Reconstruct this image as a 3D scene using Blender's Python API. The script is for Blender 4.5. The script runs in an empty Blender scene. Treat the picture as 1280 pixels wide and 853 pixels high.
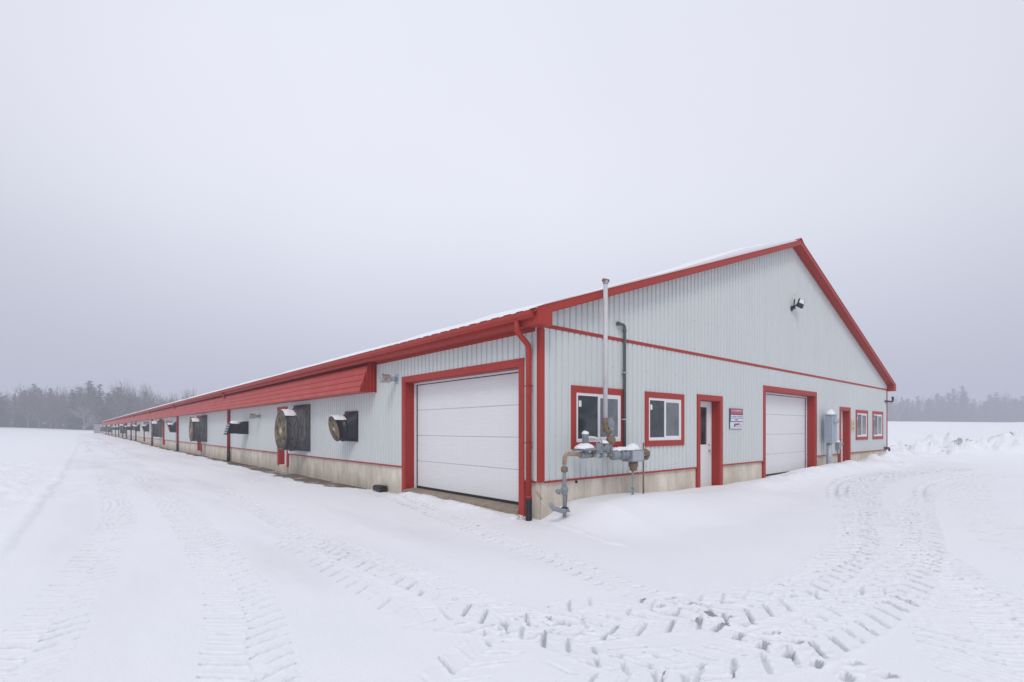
import bpy, bmesh, math, random
import numpy as np
from mathutils import Vector, Matrix

sc = bpy.context.scene
COL = sc.collection
random.seed(7)
BW, BL = 23.4, 176.0          # barn width (x) and length (y)
CAM = (-6.53, -6.74, 1.7)

# ------------------------------------------------------------------ materials
def new_mat(name):
    m = bpy.data.materials.new(name); m.use_nodes = True
    nt = m.node_tree; b = nt.nodes['Principled BSDF']
    return m, nt, b

def N(nt, t, **kw):
    n = nt.nodes.new(t)
    for k, v in kw.items():
        if k in n.inputs: n.inputs[k].default_value = v
        else: setattr(n, k, v)
    return n

def paint(name, base, rough=0.45, var=0.12, scale=2.0, dirt=None, dirt_amt=0.0, metallic=0.0, streak=False, bump=0.0, bscale=60, spec=0.4, thr=(0.5, 0.75)):
    """painted / weathered surface: broad tone variation, optional dirt patches, optional vertical streaks"""
    m, nt, b = new_mat(name); L = nt.links.new
    geo = N(nt, 'ShaderNodeNewGeometry')
    n1 = N(nt, 'ShaderNodeTexNoise', Scale=scale, Detail=4.0)
    L(geo.outputs['Position'], n1.inputs['Vector'])
    mix = N(nt, 'ShaderNodeMix', data_type='RGBA'); mix.inputs[0].default_value = 1
    a = [c * (1 - var) for c in base] + [1]; z = [min(1, c * (1 + var)) for c in base] + [1]
    mix.inputs[6].default_value = a; mix.inputs[7].default_value = z
    L(n1.outputs['Fac'], mix.inputs[0]); out = mix.outputs[2]
    if dirt:
        mp = N(nt, 'ShaderNodeMapping'); mp.inputs['Scale'].default_value = (7, 7, .5) if streak else (1, 1, 1)
        L(geo.outputs['Position'], mp.inputs['Vector'])
        n2 = N(nt, 'ShaderNodeTexNoise', Scale=scale * 2.2, Detail=6.0, Roughness=0.65)
        L(mp.outputs[0], n2.inputs['Vector'])
        r = N(nt, 'ShaderNodeMapRange'); r.inputs[1].default_value = thr[0]; r.inputs[2].default_value = thr[1]; r.inputs[4].default_value = dirt_amt
        L(n2.outputs['Fac'], r.inputs[0])
        m2 = N(nt, 'ShaderNodeMix', data_type='RGBA'); L(r.outputs[0], m2.inputs[0]); L(out, m2.inputs[6])
        m2.inputs[7].default_value = list(dirt) + [1]; out = m2.outputs[2]
    L(out, b.inputs['Base Color'])
    b.inputs['Roughness'].default_value = rough; b.inputs['Metallic'].default_value = metallic
    b.inputs['Specular IOR Level'].default_value = spec
    if bump:
        n3 = N(nt, 'ShaderNodeTexNoise', Scale=bscale, Detail=3.0); L(geo.outputs['Position'], n3.inputs['Vector'])
        bp = N(nt, 'ShaderNodeBump', Strength=bump, Distance=0.01); L(n3.outputs['Fac'], bp.inputs['Height']); L(bp.outputs[0], b.inputs['Normal'])
    return m

M = {}
M['red'] = paint('red_sheet_metal', (.385, .046, .036), .5, .09, 1.2, (.46, .095, .075), .3, streak=True, spec=.2)
M['red_dark'] = paint('red_jamb', (.33, .022, .016), .45, .08)
M['red_hood'] = paint('faded_red_sheet', (.46, .056, .042), .5, .06, .6, (.56, .17, .16), .35, streak=False)
M['white_door'] = paint('white_door_panel', (.77, .775, .785), .5, .03, 1.0, (.66, .66, .67), .2, streak=True)
M['white'] = paint('white_vinyl', (.78, .79, .80), .4, .03)
M['black'] = paint('black_rubber', (.018, .018, .022), .5, .2)
M['plastic'] = paint('black_plastic', (.020, .022, .028), .42, .25, 5, (.12, .125, .13), .25, thr=(.55, .75))
M['dusty'] = paint('dusty_fan_cone', (.050, .050, .056), .75, .25, 1.3, (.17, .17, .18), .8, streak=True, thr=(.40, .66))
M['tan'] = paint('dust_caked_guard', (.36, .295, .205), .9, .3, 2.6, (.075, .062, .05), .85, thr=(.46, .60))
M['tanlight'] = paint('dust_caked_strut', (.46, .42, .35), .9, .25, 9)
M['galv'] = paint('galvanised_steel', (.42, .45, .49), .5, .12, 6, metallic=.25)
M['pipe'] = paint('grey_painted_pipe', (.27, .295, .32), .5, .15, 9, (.24, .10, .035), .7, thr=(.60, .70))
M['pipegrey'] = paint('grey_regulator', (.235, .262, .29), .5, .12, 8, (.13, .12, .11), .5, thr=(.6, .75))
M['rust'] = paint('rusted_fitting', (.20, .165, .13), .8, .35, 14, (.28, .12, .045), .8, thr=(.45, .6), bump=.5)
M['rustpipe'] = paint('flaking_rust_pipe', (.36, .34, .30), .7, .2, 14, (.36, .14, .04), .95, thr=(.46, .56), bump=.3)
M['darkpipe'] = paint('dark_green_grey_pipe', (.085, .115, .115), .45, .15, 8)
M['blackpipe'] = paint('black_iron_pipe', (.05, .05, .055), .5, .2, 8)
M['stain'] = paint('stainless_flue', (.50, .49, .47), .32, .2, 12, (.26, .20, .16), .6, metallic=.6, thr=(.5, .65))
M['flue'] = paint('weathered_vent_pole', (.62, .62, .64), .5, .1, 5, (.42, .38, .34), .6, streak=True)
M['meterbox'] = paint('blue_grey_enclosure', (.33, .39, .46), .45, .06, 3)
M['lens'] = paint('lamp_lens', (.78, .78, .78), .25, .03)
M['yellow'] = paint('pale_yellow_board', (.62, .56, .33), .5, .08)
M['signblue'] = paint('navy_sign_board', (.05, .06, .14), .5, .1)
M['signred'] = paint('red_sign_field', (.48, .09, .11), .5, .1)
M['signwhite'] = paint('white_sign_field', (.66, .68, .76), .5, .04)
M['ink'] = paint('dark_sign_lettering', (.09, .10, .22), .5, .1)
M['plum'] = paint('plum_sign_mark', (.20, .05, .10), .5, .1)
M['maroon'] = paint('shadowed_roof_edge', (.10, .016, .016), .6, .2)  # roof red darkened to paint in the shadow below the snow edge
M['sill'] = paint('grimy_concrete_sill', (.30, .255, .20), .9, .25, 3, (.15, .12, .09), .7)
M['wood'] = paint('tan_exposed_wood', (.40, .27, .15), .8, .2, 8)

# corrugated siding: pale grey green, light dirt streaks, dirtier under the eave, screws as tiny dark dots
def siding_mat():
    m, nt, b = new_mat('pale_grey_siding'); L = nt.links.new
    geo = N(nt, 'ShaderNodeNewGeometry'); sp = N(nt, 'ShaderNodeSeparateXYZ'); L(geo.outputs['Position'], sp.inputs[0])
    mp = N(nt, 'ShaderNodeMapping'); mp.inputs['Scale'].default_value = (1.3, 1.3, .3); L(geo.outputs['Position'], mp.inputs[0])
    n1 = N(nt, 'ShaderNodeTexNoise', Scale=1.3, Detail=6.0, Roughness=.65); L(mp.outputs[0], n1.inputs['Vector'])
    n0 = N(nt, 'ShaderNodeTexNoise', Scale=.35, Detail=2.0); L(geo.outputs['Position'], n0.inputs['Vector'])
    cr = N(nt, 'ShaderNodeMix', data_type='RGBA'); L(n0.outputs['Fac'], cr.inputs[0])
    cr.inputs[6].default_value = (.590, .625, .617, 1); cr.inputs[7].default_value = (.640, .673, .665, 1)
    r = N(nt, 'ShaderNodeMapRange'); r.inputs[1].default_value = .48; r.inputs[2].default_value = .78; r.inputs[4].default_value = .17
    L(n1.outputs['Fac'], r.inputs[0])
    d = N(nt, 'ShaderNodeMix', data_type='RGBA'); L(r.outputs[0], d.inputs[0]); L(cr.outputs[2], d.inputs[6]); d.inputs[7].default_value = (.44, .46, .45, 1)
    # screws: rows every 0.8 m, one per rib
    def frac(sock, k, off=0.0):
        a = N(nt, 'ShaderNodeMath', operation='MULTIPLY_ADD'); L(sock, a.inputs[0]); a.inputs[1].default_value = k; a.inputs[2].default_value = off
        f = N(nt, 'ShaderNodeMath', operation='FRACT'); L(a.outputs[0], f.inputs[0])
        s = N(nt, 'ShaderNodeMath', operation='SUBTRACT'); L(f.outputs[0], s.inputs[0]); s.inputs[1].default_value = .5
        ab = N(nt, 'ShaderNodeMath', operation='ABSOLUTE'); L(s.outputs[0], ab.inputs[0]); return ab.outputs[0]
    su = N(nt, 'ShaderNodeMath', operation='ADD'); L(sp.outputs[0], su.inputs[0]); L(sp.outputs[1], su.inputs[1])
    fu = frac(su.outputs[0], 1 / .3, .5); fz = frac(sp.outputs[2], 1 / .72, .3)
    lu = N(nt, 'ShaderNodeMath', operation='LESS_THAN'); L(fu, lu.inputs[0]); lu.inputs[1].default_value = .03
    lz = N(nt, 'ShaderNodeMath', operation='LESS_THAN'); L(fz, lz.inputs[0]); lz.inputs[1].default_value = .012
    an = N(nt, 'ShaderNodeMath', operation='MULTIPLY'); L(lu.outputs[0], an.inputs[0]); L(lz.outputs[0], an.inputs[1])
    a2 = N(nt, 'ShaderNodeMath', operation='MULTIPLY'); L(an.outputs[0], a2.inputs[0]); a2.inputs[1].default_value = .55
    e = N(nt, 'ShaderNodeMix', data_type='RGBA'); L(a2.outputs[0], e.inputs[0]); L(d.outputs[2], e.inputs[6]); e.inputs[7].default_value = (.2, .2, .2, 1)
    L(e.outputs[2], b.inputs['Base Color']); b.inputs['Roughness'].default_value = .5; b.inputs['Specular IOR Level'].default_value = .4
    return m
M['siding'] = siding_mat()

def concrete_mat():
    m, nt, b = new_mat('board_formed_concrete'); L = nt.links.new
    geo = N(nt, 'ShaderNodeNewGeometry'); sp = N(nt, 'ShaderNodeSeparateXYZ'); L(geo.outputs['Position'], sp.inputs[0])
    mp = N(nt, 'ShaderNodeMapping'); mp.inputs['Scale'].default_value = (1.3, 1.3, .6); L(geo.outputs['Position'], mp.inputs[0])
    n1 = N(nt, 'ShaderNodeTexNoise', Scale=1.6, Detail=8.0, Roughness=.7); L(mp.outputs[0], n1.inputs['Vector'])
    cr = N(nt, 'ShaderNodeValToRGB'); L(n1.outputs['Fac'], cr.inputs[0])
    el = cr.color_ramp.elements; el[0].position = .33; el[0].color = (.50, .435, .345, 1); el[1].position = .64; el[1].color = (.76, .70, .595, 1)
    su = N(nt, 'ShaderNodeMath', operation='ADD'); L(sp.outputs[0], su.inputs[0]); L(sp.outputs[1], su.inputs[1])
    k = N(nt, 'ShaderNodeMath', operation='MULTIPLY'); L(su.outputs[0], k.inputs[0]); k.inputs[1].default_value = 1 / .61
    f = N(nt, 'ShaderNodeMath', operation='FRACT'); L(k.outputs[0], f.inputs[0])
    lt = N(nt, 'ShaderNodeMath', operation='LESS_THAN'); L(f.outputs[0], lt.inputs[0]); lt.inputs[1].default_value = .022
    # per-panel tone
    fl = N(nt, 'ShaderNodeMath', operation='FLOOR'); L(k.outputs[0], fl.inputs[0])
    wn = N(nt, 'ShaderNodeTexWhiteNoise', noise_dimensions='1D'); L(fl.outputs[0], wn.inputs['W'])
    pm = N(nt, 'ShaderNodeMapRange'); L(wn.outputs['Value'], pm.inputs[0]); pm.inputs[3].default_value = .92; pm.inputs[4].default_value = 1.06
    ml = N(nt, 'ShaderNodeMix', data_type='RGBA', blend_type='MULTIPLY'); ml.inputs[0].default_value = 1; L(cr.outputs[0], ml.inputs[6]); L(pm.outputs[0], ml.inputs[7])
    lm = N(nt, 'ShaderNodeMath', operation='MULTIPLY'); L(lt.outputs[0], lm.inputs[0]); lm.inputs[1].default_value = .5
    mx = N(nt, 'ShaderNodeMix', data_type='RGBA'); L(lm.outputs[0], mx.inputs[0]); L(ml.outputs[2], mx.inputs[6]); mx.inputs[7].default_value = (.27, .24, .2, 1)
    # small voids and rust-brown flecks
    n2 = N(nt, 'ShaderNodeTexNoise', Scale=14.0, Detail=4.0); L(geo.outputs['Position'], n2.inputs['Vector'])
    r2 = N(nt, 'ShaderNodeMapRange'); r2.inputs[1].default_value = .66; r2.inputs[2].default_value = .72; r2.inputs[4].default_value = .55; L(n2.outputs['Fac'], r2.inputs[0])
    m2 = N(nt, 'ShaderNodeMix', data_type='RGBA'); L(r2.outputs[0], m2.inputs[0]); L(mx.outputs[2], m2.inputs[6]); m2.inputs[7].default_value = (.2, .17, .13, 1)
    # darker brown towards the foot
    r3 = N(nt, 'ShaderNodeMapRange'); L(sp.outputs[2], r3.inputs[0]); r3.inputs[1].default_value = .05; r3.inputs[2].default_value = .40; r3.inputs[3].default_value = .45; r3.inputs[4].default_value = 0.0
    n4 = N(nt, 'ShaderNodeMath', operation='MULTIPLY'); L(r3.outputs[0], n4.inputs[0]); L(n1.outputs['Fac'], n4.inputs[1])
    m3 = N(nt, 'ShaderNodeMix', data_type='RGBA'); L(n4.outputs[0], m3.inputs[0]); L(m2.outputs[2], m3.inputs[6]); m3.inputs[7].default_value = (.2, .16, .11, 1)
    L(m3.outputs[2], b.inputs['Base Color']); b.inputs['Roughness'].default_value = .85
    bp = N(nt, 'ShaderNodeBump', Strength=.4, Distance=.01); L(n2.outputs['Fac'], bp.inputs['Height']); L(bp.outputs[0], b.inputs['Normal'])
    return m
M['concrete'] = concrete_mat()

def snow_mat(name, tracks=False):
    m, nt, b = new_mat(name); L = nt.links.new
    geo = N(nt, 'ShaderNodeNewGeometry')
    n1 = N(nt, 'ShaderNodeTexNoise', Scale=.5, Detail=5.0); L(geo.outputs['Position'], n1.inputs['Vector'])
    mx = N(nt, 'ShaderNodeMix', data_type='RGBA'); L(n1.outputs['Fac'], mx.inputs[0])
    mx.inputs[6].default_value = (.835, .855, .90, 1); mx.inputs[7].default_value = (.89, .90, .93, 1)
    out = mx.outputs[2]
    if tracks:
        at = N(nt, 'ShaderNodeAttribute', attribute_name='dirt')
        n2 = N(nt, 'ShaderNodeTexNoise', Scale=22.0, Detail=4.0); L(geo.outputs['Position'], n2.inputs['Vector'])
        ad = N(nt, 'ShaderNodeMath', operation='MULTIPLY_ADD'); L(at.outputs['Fac'], ad.inputs[0]); ad.inputs[1].default_value = 1.5; L(n2.outputs['Fac'], ad.inputs[2])
        r = N(nt, 'ShaderNodeMapRange'); L(ad.outputs[0], r.inputs[0]); r.inputs[1].default_value = .85; r.inputs[2].default_value = 1.15
        cr = N(nt, 'ShaderNodeMix', data_type='RGBA'); L(n2.outputs['Fac'], cr.inputs[0]); cr.inputs[6].default_value = (.19, .18, .19, 1); cr.inputs[7].default_value = (.36, .35, .36, 1)
        soil = N(nt, 'ShaderNodeAttribute', attribute_name='soil')
        sc1 = N(nt, 'ShaderNodeMix', data_type='RGBA'); L(n2.outputs['Fac'], sc1.inputs[0]); sc1.inputs[6].default_value = (.045, .030, .018, 1); sc1.inputs[7].default_value = (.22, .155, .095, 1)
        m2 = N(nt, 'ShaderNodeMix', data_type='RGBA'); L(r.outputs[0], m2.inputs[0]); L(out, m2.inputs[6]); L(cr.outputs[2], m2.inputs[7])
        a3 = N(nt, 'ShaderNodeMath', operation='ADD'); L(soil.outputs['Fac'], a3.inputs[0]); L(n2.outputs['Fac'], a3.inputs[1])
        r3 = N(nt, 'ShaderNodeMapRange'); L(a3.outputs[0], r3.inputs[0]); r3.inputs[1].default_value = .86; r3.inputs[2].default_value = .98
        m3 = N(nt, 'ShaderNodeMix', data_type='RGBA'); L(r3.outputs[0], m3.inputs[0]); L(m2.outputs[2], m3.inputs[6]); L(sc1.outputs[2], m3.inputs[7])
        out = m3.outputs[2]
        # faint wear in compacted lanes
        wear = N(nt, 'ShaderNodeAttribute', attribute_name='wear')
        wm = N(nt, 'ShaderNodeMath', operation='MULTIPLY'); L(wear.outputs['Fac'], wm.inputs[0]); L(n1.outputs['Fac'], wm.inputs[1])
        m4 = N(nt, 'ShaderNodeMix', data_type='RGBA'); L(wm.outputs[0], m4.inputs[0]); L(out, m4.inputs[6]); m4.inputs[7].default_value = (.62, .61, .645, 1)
        pk = N(nt, 'ShaderNodeAttribute', attribute_name='pack_shade'); pm = N(nt, 'ShaderNodeMath', operation='MULTIPLY'); L(pk.outputs['Fac'], pm.inputs[0]); pm.inputs[1].default_value = .85
        m5 = N(nt, 'ShaderNodeMix', data_type='RGBA'); L(pm.outputs[0], m5.inputs[0]); L(m4.outputs[2], m5.inputs[6]); m5.inputs[7].default_value = (.46, .475, .53, 1)  # lug bottoms: packed-snow tint, darkened further to paint in depth shade
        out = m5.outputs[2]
    L(out, b.inputs['Base Color']); b.inputs['Roughness'].default_value = .75; b.inputs['Specular IOR Level'].default_value = .25
    n3 = N(nt, 'ShaderNodeTexNoise', Scale=45.0, Detail=5.0, Roughness=.6); L(geo.outputs['Position'], n3.inputs['Vector'])
    bp = N(nt, 'ShaderNodeBump', Strength=.5, Distance=.012); L(n3.outputs['Fac'], bp.inputs['Height']); L(bp.outputs[0], b.inputs['Normal'])
    return m
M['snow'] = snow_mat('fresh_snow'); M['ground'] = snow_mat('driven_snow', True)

def glass_mat(name, c1, c2, rough=.06, sc_=1.6):
    m, nt, b = new_mat(name); L = nt.links.new
    geo = N(nt, 'ShaderNodeNewGeometry'); n1 = N(nt, 'ShaderNodeTexNoise', Scale=sc_, Detail=5.0, Distortion=.8); L(geo.outputs['Position'], n1.inputs['Vector'])
    r = N(nt, 'ShaderNodeMapRange'); r.inputs[1].default_value = .35; r.inputs[2].default_value = .65; L(n1.outputs['Fac'], r.inputs[0])
    mx = N(nt, 'ShaderNodeMix', data_type='RGBA'); L(r.outputs[0], mx.inputs[0]); mx.inputs[6].default_value = (*c1, 1); mx.inputs[7].default_value = (*c2, 1)
    L(mx.outputs[2], b.inputs['Base Color']); b.inputs['Roughness'].default_value = rough; b.inputs['Specular IOR Level'].default_value = .5
    return m
M['glass'] = glass_mat('dark_window_glass', (.02, .025, .03), (.06, .07, .08))
M['glass2'] = glass_mat('screened_window_glass', (.10, .115, .125), (.19, .20, .21), .14)
M['bark'] = paint('pine_bark', (.075, .062, .055), .9, .2)
M['needles'] = paint('snow_dusted_needles', (.026, .042, .034), .9, .3, .35, (.42, .45, .48), .8, thr=(.58, .70))
M['needles2'] = paint('pine_needles', (.024, .038, .032), .9, .3, .35, (.25, .28, .30), .7, thr=(.62, .74))
M['twig'] = paint('frosted_twigs', (.17, .145, .135), .9, .15)
M['twigwhite'] = paint('snow_laden_limbs', (.30, .29, .29), .9, .12)
M['farwall'] = paint('far_grey_wall', (.35, .36, .37), .9, .05)

# ------------------------------------------------------------------ mesh builder
class MB:
    def __init__(s): s.v = []; s.f = []; s.mi = []; s.sm = []; s.mats = []
    def mat(s, key):
        m = M[key]
        if m not in s.mats: s.mats.append(m)
        return s.mats.index(m)
    def face(s, idx, mi, smooth=False): s.f.append(idx); s.mi.append(mi); s.sm.append(smooth)
    def quad(s, a, b, c, d, k):
        i = len(s.v); s.v += [tuple(a), tuple(b), tuple(c), tuple(d)]; s.face((i, i + 1, i + 2, i + 3), s.mat(k))
    def box(s, x0, x1, y0, y1, z0, z1, k):
        if x0 > x1: x0, x1 = x1, x0
        if y0 > y1: y0, y1 = y1, y0
        i = len(s.v); m = s.mat(k)
        s.v += [(x, y, z) for z in (z0, z1) for y in (y0, y1) for x in (x0, x1)]
        for q in ((0, 2, 3, 1), (4, 5, 7, 6), (0, 1, 5, 4), (2, 6, 7, 3), (0, 4, 6, 2), (1, 3, 7, 5)): s.face(tuple(i + j for j in q), m)
        return s
    def prism(s, poly, a, b, axis, k):
        """polygon (2-D list) extruded between a and b along axis 'x','y','z'"""
        m = s.mat(k); i = len(s.v); n = len(poly)
        def P(p, t): return (t, p[0], p[1]) if axis == 'x' else (p[0], t, p[1]) if axis == 'y' else (p[0], p[1], t)
        s.v += [P(p, a) for p in poly] + [P(p, b) for p in poly]
        s.face(tuple(range(i, i + n)), m); s.face(tuple(range(i + 2 * n - 1, i + n - 1, -1)), m)
        for j in range(n): s.face((i + j, i + (j + 1) % n, i + n + (j + 1) % n, i + n + j), m)
        return s
    def tube(s, pts, r, k, n=12, cap=True):
        m = s.mat(k); pts = [Vector(p) for p in pts]; rs = r if isinstance(r, (list, tuple)) else [r] * len(pts)
        prev = None; rings = []; up = None
        for j, p in enumerate(pts):
            d = ((pts[min(j + 1, len(pts) - 1)] - p).normalized() + (p - pts[max(j - 1, 0)]).normalized())
            if d.length < 1e-6: d = Vector((0, 0, 1))
            d.normalize()
            if up is None: up = Vector((0, 0, 1)) if abs(d.z) < .9 else Vector((1, 0, 0))
            a = (up - d * up.dot(d)).normalized(); up = a; b = d.cross(a)
            i = len(s.v); rings.append(i)
            for q in range(n):
                t = 2 * math.pi * q / n; s.v.append(tuple(p + (a * math.cos(t) + b * math.sin(t)) * rs[j]))
        for j in range(len(rings) - 1):
            for q in range(n):
                s.face((rings[j] + q, rings[j] + (q + 1) % n, rings[j + 1] + (q + 1) % n, rings[j + 1] + q), m, True)
        if cap:
            s.face(tuple(rings[0] + q for q in reversed(range(n))), m); s.face(tuple(rings[-1] + q for q in range(n)), m)
        return s
    def lathe(s, o, d, prof, k, n=28):
        """prof: list of (distance along d, radius)"""
        d = Vector(d).normalized(); a = Vector((0, 0, 1)) if abs(d.z) < .9 else Vector((1, 0, 0)); a = (a - d * a.dot(d)).normalized(); b = d.cross(a); o = Vector(o); m = s.mat(k)
        rings = []
        for t, r in prof:
            i = len(s.v); rings.append(i)
            for q in range(n):
                w = 2 * math.pi * q / n; s.v.append(tuple(o + d * t + (a * math.cos(w) + b * math.sin(w)) * max(r, 1e-4)))
        for j in range(len(rings) - 1):
            for q in range(n): s.face((rings[j] + q, rings[j] + (q + 1) % n, rings[j + 1] + (q + 1) % n, rings[j + 1] + q), m, True)
        s.face(tuple(rings[-1] + q for q in range(n)), m); s.face(tuple(rings[0] + q for q in reversed(range(n))), m)
        return s
    def mesh(s, name):
        me = bpy.data.meshes.new(name); me.from_pydata(s.v, [], s.f)
        for m in s.mats: me.materials.append(m)
        me.polygons.foreach_set('material_index', s.mi); me.polygons.foreach_set('use_smooth', s.sm)
        me.update(); return me
    def build(s, name, parent=None, loc=None):
        o = bpy.data.objects.new(name, s.mesh(name)); COL.objects.link(o)
        if parent: o.parent = parent
        if loc: o.location = loc
        return o

def tag(o, label=None, cat=None, group=None, kind=None):
    if label: o['label'] = label
    if cat: o['category'] = cat
    if group: o['group'] = group
    if kind: o['kind'] = kind
    return o
def empty(name, loc, label, cat, group=None, rz=0):
    o = bpy.data.objects.new(name, None); COL.objects.link(o); o.location = loc; o.rotation_euler = (0, 0, rz); o.empty_display_size = .3
    return tag(o, label, cat, group)
def copy_tree(o, parent=None):
    c = o.copy(); COL.objects.link(c); c.parent = parent
    for ch in list(o.children): copy_tree(ch, c)
    return c

# ------------------------------------------------------------------ noise
def _hash(ix, iy, seed):
    h = (ix.astype(np.int64) * 374761393 + iy.astype(np.int64) * 668265263 + seed * 1442695041) & 0xffffffff
    h = ((h ^ (h >> 13)) * 1274126177) & 0xffffffff
    return ((h ^ (h >> 16)) & 0xffff) / 65535.0
def vn(x, y, seed=0):
    ix = np.floor(x); iy = np.floor(y); fx = x - ix; fy = y - iy; fx = fx * fx * (3 - 2 * fx); fy = fy * fy * (3 - 2 * fy)
    a = _hash(ix, iy, seed); b = _hash(ix + 1, iy, seed); c = _hash(ix, iy + 1, seed); d = _hash(ix + 1, iy + 1, seed)
    return (a + (b - a) * fx) * (1 - fy) + (c + (d - c) * fx) * fy - .5
def fbm(x, y, sc_, oct_=4, seed=0, gain=.5):
    t = 0; a = 1
    for o in range(oct_): t = t + a * vn(x * sc_ + o * 17.3, y * sc_ - o * 9.1, seed + o); sc_ *= 2.03; a *= gain
    return t
def sstep(a, b, x):
    t = np.clip((x - a) / (b - a), 0, 1); return t * t * (3 - 2 * t)

# ------------------------------------------------------------------ terrain
def build_ground():
    fwd = math.radians(49.1)
    d1 = np.arange(-math.radians(60), math.radians(60), .0022)
    d2 = np.arange(math.radians(60), 2 * math.pi - math.radians(60), .035)
    ang = fwd + np.concatenate([d1, d2])
    r = [1.6]
    while r[-1] < 11: r.append(r[-1] * 1.0029)
    while r[-1] < 45: r.append(r[-1] * 1.0048)
    while r[-1] < 2600: r.append(r[-1] * 1.03)
    r = np.array(r); A, R = np.meshgrid(ang, r)
    X = CAM[0] + R * np.cos(A); Y = CAM[1] + R * np.sin(A)
    x = X.ravel(); y = Y.ravel(); n = len(x)
    h = np.zeros(n); dirt = np.zeros(n); soil = np.zeros(n); wear = np.zeros(n); pack_shade = np.zeros(n); cut = np.zeros(n)
    # broad shape
    h += .005 * np.clip(y - 60, 0, 140) * (x < 60) + np.clip((np.hypot(x - CAM[0], y - CAM[1]) - 60), 0, 400) * .008 * sstep(40, 120, np.abs(x - 12) + .3 * np.abs(y - 80))
    yard = np.clip(x - 3, 0, 21) * .011 * sstep(6, -1, y) 
    h += yard
    # field rise right of the barn
    hx, hy = 118, 28
    h += 2.8 * np.exp(-(((x - hx) * .9 + (y - hy) * .25) / 62) ** 2 - ((y - hy) / 60) ** 2) * sstep(45, 105, np.hypot(x - CAM[0], y - CAM[1]))
    # gable drift
    hw = .07 * sstep(0, .8, x) * sstep(6, 3, x) + np.interp(x, [-.2, .1, .7, 1.5, 2.5, 3.4, 4.4, 5.2, 6, 7, 9.2, 11, 12.7, 14, 16, 18.4, 20, 23, 24.5, 27], [0, .05, .20, .24, .24, .2, .17, .19, .2, .16, .16, .24, .28, .25, .28, .25, .40, .40, .3, 0]) - np.interp(x, [0, 3, 30], [0, 0, .28])
    lump = sstep(5.0, 8.0, x) * sstep(27, 23, x)
    d = -y
    smooth_fall = np.where(d < 0, 1, sstep(2.5 + .5 * vn(x * .8, x * 0, 5), 1.0 + .3 * vn(x * 1.1, x * 0, 6), d) * (1 + .25 * sstep(.3, 1.0, d)))
    h += np.clip(hw, -.1, 1) * smooth_fall * (x > -.25) * sstep(-.25, .1, x) * (1 - lump) * (y > -4) * (y < 2)
    crest = .85 + .25 * vn(x * .7, y * .0, 9)
    prof = np.exp(-((d - crest) / np.where(d < crest, .75, .42)) ** 2)
    rough = fbm(x, y, 2.3, 4, 21)
    bankh = (np.interp(x, [5, 8, 12, 16, 18.2, 20, 24, 27], [.08, .19, .21, .22, .20, .17, .10, 0]) + .18 * rough * (.6 + .4 * sstep(14, 20, x)))
    h += lump * np.where(d < -.3, 0, np.clip(hw, -.1, 1) * sstep(1.3, .5, d) * .9 + bankh * prof)
    h += (.14 * fbm(x, y, 3.2, 3, 77)) * np.exp(-((x - 19.2) / 1.6) ** 2 - ((y + 1.2) / .7) ** 2)
    for bx, by, br, bh in ((18.9, -.55, .28, .22), (20.3, -1.0, .6, .22), (21.6, -1.2, .6, .12), (17.6, -1.2, .5, .12), (24.9, -1.9, .8, .16), (19.4, -1.5, .35, .13)):
        h += bh * np.exp(-(((x - bx) / br) ** 2 + ((y - by) / br) ** 2) ** 1.3)
    # crusty ledge at the toe of the drift by the corner
    lx = np.interp(y, [-2.3, -1.9, -1.3, -.3], [-.40, -.42, -.21, 0.0]) + .05 * vn(y * 5, y * 0, 3)
    h += .030 * np.exp(-((x - lx) / .05) ** 2) * sstep(-2.4, -2.0, y) * sstep(.0, -.5, y)
    h += .05 * sstep(-.1, 1.2, x - lx) * sstep(-3.2, -1.2, y) * sstep(3.5, 1.0, x) * sstep(.3, -.3, y)
    # ploughed bank beyond the right end of the barn
    ax, ay, bx, by = 24.6, 1.1, 54.6, -25.2
    L = math.hypot(bx - ax, by - ay); ux, uy = (bx - ax) / L, (by - ay) / L
    s_ = (x - ax) * ux + (y - ay) * uy; t_ = -(x - ax) * uy + (y - ay) * ux
    env = sstep(-3, 2, s_) * sstep(L + 6, L, s_)
    tc_ = 4.4 + 1.4 * vn(s_ * .25, s_ * 0, 4) + 1.5 * sstep(5, -1, s_)
    pb = np.exp(-((t_ - tc_) / np.where(t_ < tc_, 2.3, 7.5)) ** 2)
    rb = fbm(x, y, .9, 6, 51, .62)
    chunk = np.abs(fbm(x, y, 1.7, 4, 151, .6))
    blk = fbm(x + .6 * rb, y - .6 * rb, .55, 2, 251); rdg = 1 - np.abs(fbm(x, y, 1.1, 4, 351, .6)) * 4
    h += env * pb * (.56 + .75 * rb + .45 * np.clip(blk * 3, -.35, .4) + .05 * rdg + .42 * np.abs(fbm(x, y, 1.3, 4, 451, .6)))
    dirt += env * sstep(.15, .6, pb) * np.clip(fbm(x, y, 1.5, 5, 61, .7) * 2.6 - .8, 0, .38)
    # long-side: dirt strip at the wall foot, snow lip, plough line on the left
    ls = (y > 6.4) & (y < BL + 1) & (x < .1)
    edge = -.88 - .34 * fbm(y * 1.0, y * 0, 1.1, 5, 12) + .55 * sstep(9.5, 6.3, y) + .25 * sstep(16, 26, y)
    strip = sstep(0, .09, x - edge + .10 * vn(x * 7, y * 7, 5)) * ls * sstep(6.4, 7.4, y)
    soil += strip * (.60 + .35 * fbm(x, y, 2.2, 3, 60))
    h += ls * (.022 * np.exp(-((x - edge + .16) / .16) ** 2) * (1 + 1.3 * rough)) * sstep(6.4, 8, y) * .8
    h -= strip * .035
    # snow lip in front of the overhead door on the long side
    inside = sstep(.2, .5, y) * sstep(5.2, 4.8, y)
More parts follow.
